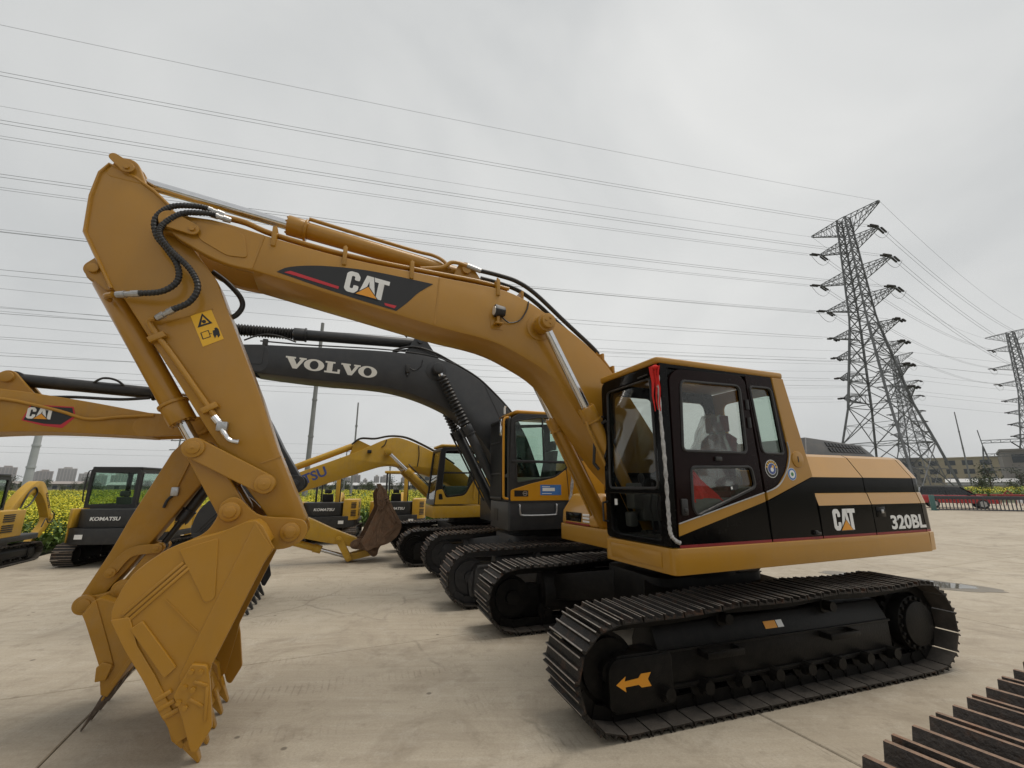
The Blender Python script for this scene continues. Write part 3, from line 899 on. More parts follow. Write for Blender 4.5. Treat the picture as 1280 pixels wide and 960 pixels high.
    for i in range(9):
        z = 1.80 + i * .095
        f = 1 - i / 9.5
        rows.append([(.36 - .14 * i / 8 + (.34 * f + .05) * .75 * math.cos(2 * math.pi * k / 22) + random.uniform(-.02, .02), .90 + (.30 * f + .05) * math.sin(2 * math.pi * k / 22) + random.uniform(-.02, .02), z + random.uniform(-.02, .02)) for k in range(22)])
    wr.loft(rows)
    wr.build('plastic_cover', PLAST, seat, angle=10)
    cn = MB()
    cn.box(.30, 1.0, 1.16, 1.31, 1.45, 1.70).box(.30, 1.0, .47, .62, 1.45, 1.72)
    cn.build('console', INT, r, bev=.03)
    js = MB()
    for y in (1.22, .56):
        js.tube([(.92, y, 1.70), (.95, y, 1.86)], .012, 8).ball((.955, y, 1.89), .035, 10, 8, (1, 1, 1.6))
    js.build('joystick', RUB, r)
    lv = MB()
    for y in (.80, .90):
        lv.tube([(1.02, y, 1.34), (1.06, y, 1.60), (1.0, y, 1.84)], .012, 8).box(1.05, 1.16, y - .035, y + .035, 1.36, 1.385)
    lv.build('travel_lever', RUB, r)
    MB().box(1.02, 1.14, .52, .66, 1.58, 1.84).box(1.05, 1.15, .50, .60, 1.40, 1.55).build('monitor', INT, r, bev=.02)
    fl = MB()
    rows = []
    for i in range(7):
        t = i / 6
        rows.append([(1.07 - .10 * (k / 5) - .42 * t * (k / 5), 1.29 + .025 * math.sin(k * 1.9 + i), 1.98 - .30 * t - .10 * (k / 5) * t + .02 * (k / 5)) for k in range(6)])
    for i in range(6):
        for k in range(5):
            fl.add([rows[i][k], rows[i][k + 1], rows[i + 1][k + 1], rows[i + 1][k]], [(0, 1, 2, 3)])
    fl.build('red_cloth', REDCLOTH, r, angle=70)
    # ---- engine hood
    sec = [(1.372, 1.293), (1.372, 1.317), (1.372, 1.612), (1.345, 1.728), (1.332, 1.735), (1.332, 1.90), (1.20, 2.125), (1.15, 2.155)]
    bandm = [2, 1, 0, 0, 1, 0, 0]                # yellow, black, red bands up the flank
    def hood(x0, x1, name):
        m = MB()
        for sg in (1, -1):
            for i in range(len(sec) - 1):
                m.mat(bandm[i])
                a, c = sec[i], sec[i + 1]
                m.add([(x0, sg * a[0], a[1]), (x1, sg * a[0], a[1]), (x1, sg * c[0], c[1]), (x0, sg * c[0], c[1])], [(0, 1, 2, 3)])
                m.mat(1)
                for x in (x0, x1):
                    m.add([(x, sg * a[0], a[1]), (x, sg * (a[0] - .05), a[1]), (x, sg * (c[0] - .05), c[1]), (x, sg * c[0], c[1])], [(0, 1, 2, 3)])
        m.mat(0)
        m.add([(x0, -1.15, 2.155), (x1, -1.15, 2.155), (x1, 1.15, 2.155), (x0, 1.15, 2.155)], [(0, 1, 2, 3)])
        return m.build(name, [YEL2, BLK, RED], r, angle=12)
    h1 = hood(-.612, -1.475, 'hood_panel')
    h2 = hood(-1.49, -2.42, 'hood_panel')
    MB().box(-2.40, -.63, -1.1, 1.1, 1.25, 2.12).box(-.62, .3, -1.1, .40, 1.25, 1.75).build('engine_bay', UND, r)
    cat_logo(h1, (-.80, 1.374, 1.362), SX, SZ, .212, xs=1.28)
    text('letters', '320BL', WHITE, h2, (-1.775, 1.374, 1.338), SX, SZ, .152, .66, bold=.03)
    MB().box(-1.70, -1.54, 1.371, 1.378, 1.475, 1.585).build('latch_plate', BLK, h2, bev=.006)
    MB().box(-1.655, -1.615, 1.377, 1.390, 1.515, 1.555).build('latch', STEEL, h2, bev=.004)
    # counterweight: lofted rounded tail
    def tail(off):
        return rp([(-2.435, 1.372 - off), (-2.62, 1.345 - off), (-2.74 + off * .6, .95), (-2.80 + off * .6, 0), (-2.74 + off * .6, -.95), (-2.62, -1.345 + off), (-2.435, -1.372 + off)], [0, .12, .25, .3, .25, .12, 0], 4)
    lv_ = [(1.08, .03, 0), (1.09, -.012, 0), (1.285, -.02, 0), (1.293, .0, 2), (1.317, 0, 1), (1.612, 0, 0), (1.728, .027, 0), (1.735, .04, 1), (1.90, .04, 0), (2.125, .172, 0), (2.15, .22, 0)]
    cw = MB()
    rings = [[(p[0], p[1], z) for p in tail(o)] for z, o, _ in lv_]
    n = len(rings[0])
    for i in range(len(rings) - 1):
        cw.mat(lv_[i][2])
        for k in range(n):
            cw.add([rings[i][k], rings[i][(k + 1) % n], rings[i + 1][(k + 1) % n], rings[i + 1][k]], [(0, 1, 2, 3)])
    cw.mat(0)
    cw.add(rings[0], [tuple(range(n))[::-1]])
    cw.add(rings[-1], [tuple(range(n))])
    cw.build('counterweight', [YEL2, BLK, RED], r, angle=25)
    # black engine cover with louvres
    ev = MB().loft([[(-1.05, 1.03, 2.15), (-2.38, 1.03, 2.15), (-2.38, -.2, 2.15), (-1.05, -.2, 2.15)],
                    [(-1.07, 1.02, 2.175), (-2.37, 1.02, 2.175), (-2.37, -.2, 2.175), (-1.07, -.2, 2.175)],
                    [(-1.25, .92, 2.385), (-2.30, .92, 2.32), (-2.30, -.1, 2.32), (-1.25, -.1, 2.385)]])
    evo = ev.build('engine_cover', COVER, r, bev=.025, seg=3)
    def cover(x, f, out):
        z3 = 2.385 - .065 * ((-1.25 - x) / 1.05)
        return (x, 1.02 - .10 * f + .88 * out, 2.175 + (z3 - 2.175) * f + .47 * out)
    for f0, f1 in ((.20, .47), (.57, .84)):
        for j in range(11):
            x = -1.56 - j * .064
            q = [cover(x, f0, .004), cover(x - .044, f0, .004), cover(x - .044, f1, .004), cover(x, f1, .004)]
            w_ = [cover(x, f0, -.02), cover(x - .044, f0, -.02), cover(x - .044, f1, -.02), cover(x, f1, -.02)]
            MB().loft([w_, q]).build('louvre_opening', DECBLK, evo)
    MB().cyl((-1.7, -.5, 2.15), (-1.7, -.5, 2.45), .06, 16).build('exhaust', UND, r)
    # ---- boom
    top = [(.14, 1.86), (.55, 2.50), (.98, 3.06), (1.21, 3.30), (1.50, 3.515), (1.83, 3.70), (2.11, 3.845), (2.40, 3.935), (2.75, 3.955), (3.22, 3.96), (4.11, 3.985), (4.83, 4.065)]
    bot = [(4.87, 3.70), (4.08, 3.56), (3.2, 3.405), (2.6, 3.325), (2.22, 3.195), (1.84, 2.985), (1.58, 2.65), (1.05, 1.98), (.62, 1.62), (.40, 1.55)]
    outline = sm(top, 4) + sm(bot, 4) + circ((.28, 1.70), .19, 8, 300, 130)[1:-1]
    bm_ = MB().prism(outline, -.27, .27)
    boom = bm_.build('boom', YEL, r, bev=.014, angle=30)
    nose = sm([(4.80, 4.062), (5.05, 4.10), (5.22, 4.115)], 3) + [(5.38, 4.105)] + circ((5.50, 4.02), .105, 12, 110, -100) + sm([(5.42, 3.87), (5.21, 3.765), (5.03, 3.71), (4.85, 3.695)], 3)
    for sg in (1, -1):
        plate('nose_plate', YEL, boom, nose, sg * .195, sg * .272, bev=.012)
        plate('doubler_plate', YEL, boom, rp([(5.33, 4.06), (5.09, 4.065), (4.95, 4.02), (4.90, 3.80), (5.06, 3.79), (5.28, 3.90)], .04), sg * .272, sg * .281, bev=.003)
        po = MB().pin((5.50, 4.02), sg * .268, sg * .30, .085, 28).build('pivot_pin', YEL, boom, bev=.008)
        plate('retainer', YEL, po, hull(((5.50, 4.02), .078), ((5.33, 3.965), .052)), sg * .298, sg * .318, bev=.005)
        MB().pin((5.33, 3.965), sg * .315, sg * .335, .024, 6).build('bolt', YEL, po)
        MB().pin((5.50, 4.02), sg * .315, sg * .326, .03, 14).build('grease_cap', YEL, po, bev=.004)
        for pts in (((3.16, 3.945), (3.19, 3.42)), ((4.80, 4.05), (4.86, 3.71))):
            MB().bar((pts[0][0], sg * .271, pts[0][1]), (pts[1][0], sg * .271, pts[1][1]), .014, .006, up=(0, 1, 0)).build('weld_seam', YEL, boom)
        # cylinder boss
        MB().pin((2.0, 3.555), sg * .268, sg * .277, .155, 40).build('boss_plate', YEL, boom, bev=.004)
        bo = MB().pin((2.0, 3.555), sg * .27, sg * .50, .078, 26).pin((2.0, 3.555), sg * .50, sg * .52, .082, 26).build('cylinder_pin', YEL, boom, bev=.006)
        for j in range(3):
            a = j * 2.09
            MB().pin((2.0 + .035 * math.cos(a), 3.555 + .035 * math.sin(a)), sg * .518, sg * .530, .013, 6).build('bolt', YEL, bo)
    for sg in (.40, -.40):
        cylinder(r, (.75, 1.24), (2.0, 3.555), .60, .082, .048, YEL, CHR, t=sg, eye=.105)
    for sg in (1, -1):                        # supply pipes of the boom rams
        t = .40 * sg
        d = Vector((.475, .88))
        for w in (.11, -.11):
            MB().tube([(.9 + w, t + .03, 1.45), (1.40 + w * 1.0, t + .03, 2.42), (1.44 + w * .7, t + .02, 2.50)], .017, 8).build('pipe', YEL, r)
    # decal
    dec = sm([(4.66, 3.715), (4.56, 3.785), (4.30, 3.85), (3.91, 3.885), (3.55, 3.878)], 4) + [(3.225, 3.862)] + sm([(3.225, 3.862), (3.37, 3.74), (3.47, 3.62), (3.58, 3.505)], 4)[1:] + [(3.94, 3.565), (4.30, 3.635)]
    dc = plate('decal', DECBLK, boom, dec, .2705, .2735, bev=0)
    bx = Vector((-1, 0, -.10)).normalized()
    cat_logo(dc, (4.085, .275, 3.635), (-1, 0, -.125), (-.125, 0, 1), .218, xs=1.38)
    plate('red_line', REDV, dc, [(4.60, 3.722), (4.55, 3.746), (4.125, 3.667), (4.13, 3.640)], .2735, .276, bev=0)
    plate('red_line', REDV, dc, [(3.70, 3.570), (3.58, 3.558), (3.60, 3.528), (3.69, 3.545)], .2735, .276, bev=0)
    # boom lamp
    lo = MB().zprism(rp([(2.56, .37), (2.56, .27), (2.47, .27), (2.47, .37)], .01), 3.50, 3.515)
    lo.box(2.50, 2.53, .30, .33, 3.50, 3.60)
    l1 = lo.build('lamp_bracket', YEL, boom)
    plate('lamp_bracket_plate', YEL, boom, [(2.60, 3.62), (2.47, 3.62), (2.44, 3.46), (2.58, 3.46)], .271, .276, bev=.002)  # thin raised plate in the boom's own paint behind the lamp bracket
    MB().loft([[(2.56, .32 + .062 * math.cos(a), 3.655 + .075 * math.sin(a)) for a in [k * math.pi / 3 for k in range(6)]], [(2.44, .32 + .05 * math.cos(a), 3.655 + .06 * math.sin(a)) for a in [k * math.pi / 3 for k in range(6)]]]).build('work_lamp', RUB, boom, bev=.008)
    MB().cyl((2.555, .32, 3.655), (2.566, .32, 3.655), .05, 20).build('lamp_lens', LAMP, boom)
    hose(boom, [(2.48, .32, 3.60), (2.38, .30, 3.55), (2.25, .29, 3.60), (2.16, .285, 3.74), (2.13, .27, 3.85)], .008, n=6)
    # stick ram on top
    cylinder(r, (2.84, 4.16), (5.915, 4.50), .585, .085, .05, YEL, CHR, eye=.10)
    for sg in (.12, -.12):
        plate('ram_bracket', YEL, boom, hull(((2.84, 4.16), .10), ((2.98, 3.93), .05), ((2.62, 3.93), .05)), sg - .025, sg + .025, bev=.006)
    MB().pin((2.84, 4.16), -.18, .18, .05, 18).build('ram_pin', YEL, boom)
    # pipes along the top
    for j, (y, dz) in enumerate(((.215, 0), (.165, .01), (-.2, 0))):
        MB().tube(sm([(5.20, y, 4.20 + dz), (4.98, y, 4.185 + dz), (4.72, y, 4.115 + dz), (4.10, y, 4.045 + dz), (3.40, y, 4.025 + dz), (2.75, y, 4.02 + dz), (2.35, y, 3.99 + dz)], 4), .021, 10).build('pipe', YEL, boom)
    for x, z in ((4.72, 4.085), (4.1, 4.02), (3.45, 4.0), (2.5, 3.98)):
        MB().box(x - .02, x + .02, .135, .285, z - .12, z + .075).build('pipe_clamp', YEL, boom, bev=.006)
        MB().cyl((x, .25, z + .05), (x, .25, z + .10), .011, 6).build('bolt', YEL, boom)
    MB().tube(sm([(4.47, .03, 4.46), (4.1, .03, 4.415), (3.4, .04, 4.335), (3.2, .06, 4.31), (3.08, .10, 4.24), (3.02, .13, 4.14)], 4), .020, 8).build('pipe', YEL, boom)
    MB().tube(sm([(3.35, .18, 4.06), (3.12, .18, 4.12), (3.02, .18, 4.20), (2.92, .18, 4.21), (2.80, .18, 4.19)], 4), .022, 10).build('pipe', YEL, boom)
    MB().tube([(2.84, .18, 4.20), (2.68, .18, 4.165)], .028, 10).build('hose_fitting', STEEL, boom)
    hose(boom, [(2.70, .18, 4.17), (2.45, .17, 4.16), (2.22, .16, 4.13), (1.98, .15, 4.02), (1.60, .14, 3.74), (1.25, .14, 3.48), (1.14, .14, 3.38)], .026)
    hose(boom, [(2.65, .10, 4.12), (2.40, .08, 4.11), (2.15, .07, 4.06), (1.90, .06, 3.93), (1.58, .06, 3.69), (1.28, .06, 3.47), (1.17, .06, 3.37)], .026)
    for y in (.14, .06):
        MB().tube(sm([(1.17, y, 3.40), (1.02, y, 3.24), (.80, y, 2.95), (.55, y, 2.60)], 4), .024, 10).build('pipe', YEL, boom)
    for x, z in ((2.18, 3.93), (1.12, 3.30), (.98, 3.16)):
        MB().bar((x, .0, z + .02), (x, .22, z + .02), .03, .10).build('pipe_clamp', YEL, boom, bev=.006)
    # ---- stick
    st = [(5.83, 4.42), (6.03, 4.50), (6.08, 4.40), (6.10, 4.17), (6.08, 3.84), (5.83, 3.38), (5.74, 3.31), (5.26, 2.62), (4.92, 2.12), (4.71, 1.83), (4.53, 1.60), (4.40, 1.40)] + circ((4.31, 1.44), .095, 8, 300, 160) + [(4.2, 1.53), (4.49, 2.13), (4.68, 2.60), (4.96, 3.21), (5.13, 3.59), (5.36, 3.88), (5.44, 4.10), (5.56, 4.215), (5.69, 4.33)]
    sk = MB().prism(st, -.175, .175)
    stick = sk.build('stick', YEL, r, bev=.014, angle=28)
    # raised edge ridges along the outline
    for sg in (1, -1):
        MB().tube([(p[0], sg * .176, p[1]) for p in ((5.56, 4.215), (5.69, 4.33), (5.83, 4.42), (6.03, 4.50), (6.08, 4.40), (6.10, 4.17), (6.08, 3.84), (5.83, 3.38))], .014, 6).build('edge_weld', YEL, stick)
        MB().bar((5.48, sg * .176, 3.12), (5.12, sg * .176, 3.32), .012, .008, up=(0, 1, 0)).build('weld_seam', YEL, stick)
        MB().bar((4.60, sg * .176, 2.00), (4.45, sg * .176, 2.06), .012, .008, up=(0, 1, 0)).build('weld_seam', YEL, stick)
        plate('ram_ear', YEL, stick, hull(((5.915, 4.50), .095), ((5.99, 4.43), .05), ((5.80, 4.40), .03)), sg * .085, sg * .178, bev=.01)
        e = MB().pin((5.915, 4.50), sg * .175, sg * .20, .05, 22).build('ram_pin', YEL, stick, bev=.005)
        plate('retainer', YEL, e, hull(((5.90, 4.49), .052), ((6.0, 4.56), .035)), sg * .198, sg * .212, bev=.004)
        MB().pin((5.90, 4.485), sg * .21, sg * .226, .022, 6).build('bolt', YEL, e)
        plate('ram_bracket', YEL, stick, hull(((5.98, 3.54), .07), ((5.93, 3.62), .06), ((5.86, 3.42), .05)), sg * .09, sg * .15, bev=.006)
        MB().pin((5.98, 3.54), sg * .14, sg * .175, .04, 16).build('ram_pin', YEL, stick, bev=.004)
    hose(stick, [(p[0], .29, p[1]) for p in ((5.25, 4.20), (5.34, 4.20), (5.51, 4.15), (5.60, 4.01), (5.57, 3.86), (5.49, 3.76), (5.39, 3.62), (5.37, 3.48), (5.46, 3.37), (5.62, 3.325))], .026, ribs=True, n=12)
    hose(stick, [(p[0], .315, p[1]) for p in ((5.18, 4.14), (5.27, 4.135), (5.42, 4.09), (5.53, 3.96), (5.54, 3.86), (5.45, 3.74), (5.29, 3.59), (5.215, 3.44), (5.255, 3.30), (5.36, 3.215))], .026, ribs=True, n=12)
    for a, b_ in (((5.27, .28, 4.205), (5.14, .24, 4.20)), ((5.22, .30, 4.145), (5.08, .25, 4.15)), ((5.60, .29, 3.327), (5.76, .25, 3.305)), ((5.35, .31, 3.222), (5.47, .25, 3.15))):
        A, B = Vector(a), Vector(b_)
        MB().tube([A, A.lerp(B, .35), A.lerp(B, .36), A.lerp(B, .6), A.lerp(B, .61), B], [.028, .028, .022, .022, .03, .026], 10).build('hose_fitting', STEEL, stick)
    MB().tube(sm([(5.78, .25, 3.305), (5.84, .20, 3.30), (5.85, .12, 3.30)], 3), .024, 8).build('pipe', YEL, stick)
    MB().tube(sm([(5.48, .24, 3.15), (5.53, .21, 3.13), (5.49, .20, 3.05), (5.34, .20, 2.86), (5.10, .20, 2.54), (4.97, .20, 2.37)], 4), .022, 10).build('pipe', YEL, stick)
    for q in ((5.46, 3.00), (5.02, 2.44)):
        MB().bar((q[0] + .05, .20, q[1] - .035), (q[0] - .05, .20, q[1] + .035), .05, .06, up=(0, 1, 0)).build('pipe_clamp', YEL, stick, bev=.006)
    MB().tube(sm([(4.98, .20, 2.37), (4.93, .205, 2.31), (4.89, .22, 2.24), (4.84, .23, 2.18), (4.77, .235, 2.165)], 4), [.03] * 5 + [.022] * 6 + [.018] * 4 + [.02] * 2, 10).build('hose_fitting', CHR, stick)
    MB().box(4.87, 4.95, .18, .235, 2.25, 2.33).build('valve', STEEL, stick, bev=.01)
    hose(stick, [(5.24, -.1, 3.78), (5.12, -.1, 3.70), (5.00, -.1, 3.58), (4.96, -.1, 3.48), (5.0, -.1, 3.38), (5.07, -.1, 3.33)], .024)
    # warning sticker
    wk = plate('warning_sticker', STICK, stick, [(5.27, 3.225), (5.135, 3.315), (5.005, 3.055), (5.145, 2.965)], .1755, .178, bev=0)
    tri = [(5.20, 3.245), (5.155, 3.17), (5.225, 3.125), (5.20, 3.245)]
    plate('print', DECBLK, wk, [(5.193, 3.262), (5.105, 3.185), (5.205, 3.128)], .178, .1795, [[(5.185, 3.238), (5.185, 3.158), (5.13, 3.188)]], bev=0)
    plate('print', DECBLK, wk, circ((5.168, 3.19), .016, 8), .178, .1795, bev=0)
    plate('print', DECBLK, wk, [(5.18, 3.085), (5.125, 3.12), (5.10, 3.06), (5.155, 3.028)], .178, .1795, [[(5.172, 3.085), (5.128, 3.112), (5.107, 3.064), (5.151, 3.037)]], bev=0)
    plate('print', DECBLK, wk, circ((5.072, 3.137), .013, 10), .178, .1795, bev=0)
    plate('print', DECBLK, wk, [(5.095, 3.118), (5.055, 3.14), (5.035, 3.085), (5.045, 3.06), (5.06, 3.085), (5.068, 3.05), (5.085, 3.08)], .178, .1795, bev=0)
    plate('print', DECBLK, wk, [(5.112, 3.085), (5.095, 3.09), (5.097, 3.094), (5.114, 3.089)], .178, .1795, bev=0)
    # bucket ram, links, bucket
    cylinder(r, (5.98, 3.54), (5.10, 2.11), .83, .088, .048, YEL, CHR, eye=.085)
    for sg in (1, -1):
        plate('idler_link', YEL, r, hull(((5.07, 2.105), .082), ((4.54, 1.825), .082)), sg * .215, sg * .262, bev=.008)
        for q in ((5.07, 2.105), (4.54, 1.825)):
            MB().pin(q, sg * .255, sg * .285, .078, 28).pin(q, sg * .255, sg * .297, .05, 24).pin(q, sg * .29, sg * .30, .012, 8).build('pin_boss', YEL, r, bev=.006)
    MB().pin((5.07, 2.105), -.25, .25, .045, 18).pin((4.54, 1.825), -.25, .25, .045, 18).build('link_pin', YEL, r)
    for sg in (1, -1):
        plate('bucket_link', YEL, r, hull(((5.07, 2.105), .085), ((4.755, 1.61), .10)), sg * .10, sg * .185, bev=.01)
    MB().bar((4.98, 0, 1.97), (4.85, 0, 1.76), .22, .10, up=(0, 1, 0)).build('link_web', YEL, r)
    bucket(r, lambda p: p, .52, YEL, YEL)
    MB().pin((4.31, 1.44), -.20, .20, .10, 26).build('stick_end_boss', YEL, stick)
    return r
# ---------------------------------------------------------------- shared front linkage for the other diggers
def simil(p1, p2, q1, q2):
    a, b = complex(*p2) - complex(*p1), complex(*q2) - complex(*q1)
    k = b / a
    def T(p):
        w = (complex(*p) - complex(*p1)) * k + complex(*q1)
        return (w.real, w.imag)
    T.k = abs(k)
    return T

STICK_ = [(5.83, 4.42), (6.03, 4.50), (6.08, 4.40), (6.10, 4.17), (6.08, 3.84), (5.83, 3.38), (5.74, 3.31), (5.26, 2.62), (4.92, 2.12), (4.71, 1.83), (4.53, 1.60), (4.40, 1.40), (4.31, 1.35), (4.22, 1.42), (4.2, 1.53), (4.49, 2.13), (4.68, 2.60), (4.96, 3.21), (5.13, 3.59), (5.36, 3.88), (5.44, 4.10), (5.56, 4.215), (5.69, 4.33)]
def front(r, piv, end, tip, m, bm, tm, ramm, hw, bhw, A=None, teeth=5, detail=False, curved=False, rodm=None, slim=None):
    """stick, links, bucket ram and bucket between stick pivot, bucket hinge and tooth tip"""
    Ts = simil((5.50, 4.02), (4.31, 1.44), piv, end)
    Tb = simil((4.31, 1.44), (4.70, 0), end, tip)
    k = Ts.k
    st = MB().prism([Ts(p) for p in STICK_], -hw, hw).build('stick', m, r, bev=.012, angle=28)
    MB().pin(piv, -hw * 1.7, hw * 1.7, .085 * k, 24).build('pivot_pin', m, st, bev=.005)
    MB().pin(end, -hw * 1.05, hw * 1.05, .10 * k, 22).build('stick_end_boss', m, st, bev=.005)
    A = A or Ts((5.07, 2.105))
    B, C = Ts((4.54, 1.825)), Tb((4.755, 1.61))
    for sg in (1, -1):
        y0, y1 = sg * (hw + .03 * k), sg * (hw + .075 * k)
        if curved:
            mid = ((A[0] + B[0]) / 2 + (B[1] - A[1]) * .22, (A[1] + B[1]) / 2 - (B[0] - A[0]) * .22)
            up = sm([B, mid, A], 6)
            o = MB()
            poly = []
            w = .07 * k
            for i, p in enumerate(up):
                a, b = Vector(up[max(0, i - 1)]), Vector(up[min(len(up) - 1, i + 1)])
                d = (b - a).normalized(); poly.append((p, (-d.y * w, d.x * w)))
            pts = [(p[0] + n_[0], p[1] + n_[1]) for p, n_ in poly] + [(p[0] - n_[0], p[1] - n_[1]) for p, n_ in poly[::-1]]
            plate('idler_link', m, r, pts, y0, y1, bev=.004)
        else:
            plate('idler_link', m, r, hull((A, .08 * k), (B, .08 * k)), y0, y1, bev=.006)
        for q in (A, B):
            MB().pin(q, y1 - sg * .004, y1 + sg * .025 * k, .07 * k, 22).pin(q, y1, y1 + sg * .034 * k, .035 * k, 16).build('pin_boss', m, r, bev=.004)
        plate('bucket_link', m, r, hull((A, .08 * k), (C, .09 * k)), sg * hw * .45, sg * hw, bev=.006)
        q0 = Ts((5.98, 3.54))
        plate('ram_bracket', m, st, hull((q0, .07 * k), (Ts((5.93, 3.62)), .06 * k), (Ts((5.84, 3.42)), .05 * k)), sg * hw * .5, sg * hw * .85, bev=.004)
        plate('ram_ear', m, st, hull((Ts((5.915, 4.50)), .095 * k), (Ts((5.98, 4.30)), .06 * k), (Ts((5.72, 4.30)), .04 * k)), sg * hw * .5, sg * hw * 1.02, bev=.006)
    MB().pin(A, -hw * 1.4, hw * 1.4, .045 * k, 16).pin(B, -hw * 1.4, hw * 1.4, .045 * k, 16).build('link_pin', m, r)
    cylinder(r, Ts((5.98, 3.54)), A, .72, .085 * k, .048 * k, ramm, rodm or CHR, eye=.08 * k)
    bucket(r, Tb, bhw, bm, tm, teeth, detail, earw=hw + .12 * k, slim=slim)
    return Ts, Tb

def flank(name, m, r, poly, t0, t1, holes=(), pane=None, bev=.006):
    o = plate(name, m, r, poly, t0, t1, holes, bev)
    if pane:
        tm_ = (t0 + t1) / 2
        for h in holes:
            plate('pane', pane, o, h, tm_ - .002, tm_ + .002, bev=0)
            MB().tube([(p[0], max(t0, t1, key=abs) + math.copysign(.002, t0), p[1]) for p in h + h[:1]], .012, 6).build('gasket', RUB, o)
    return o

def simple_seat(r, x, y, z, k=1, m=None):
    s = MB().zprism(rp([(x + .45 * k, y + .23 * k), (x + .45 * k, y - .23 * k), (x, y - .23 * k), (x, y + .23 * k)], .05), z, z + .13 * k)
    s.loft([[(x + .06, y - .22 * k, z + .1), (x + .06, y + .22 * k, z + .1), (x - .05, y + .22 * k, z + .1), (x - .05, y - .22 * k, z + .1)],
            [(x - .06, y - .2 * k, z + .68 * k), (x - .06, y + .2 * k, z + .68 * k), (x - .15, y + .2 * k, z + .68 * k), (x - .15, y - .2 * k, z + .68 * k)]])
    s.zprism(rp([(x - .07, y + .13 * k), (x - .07, y - .13 * k), (x - .16, y - .13 * k), (x - .16, y + .13 * k)], .03), z + .70 * k, z + .86 * k)
    return s.build('seat', m or INT, r, bev=.025)

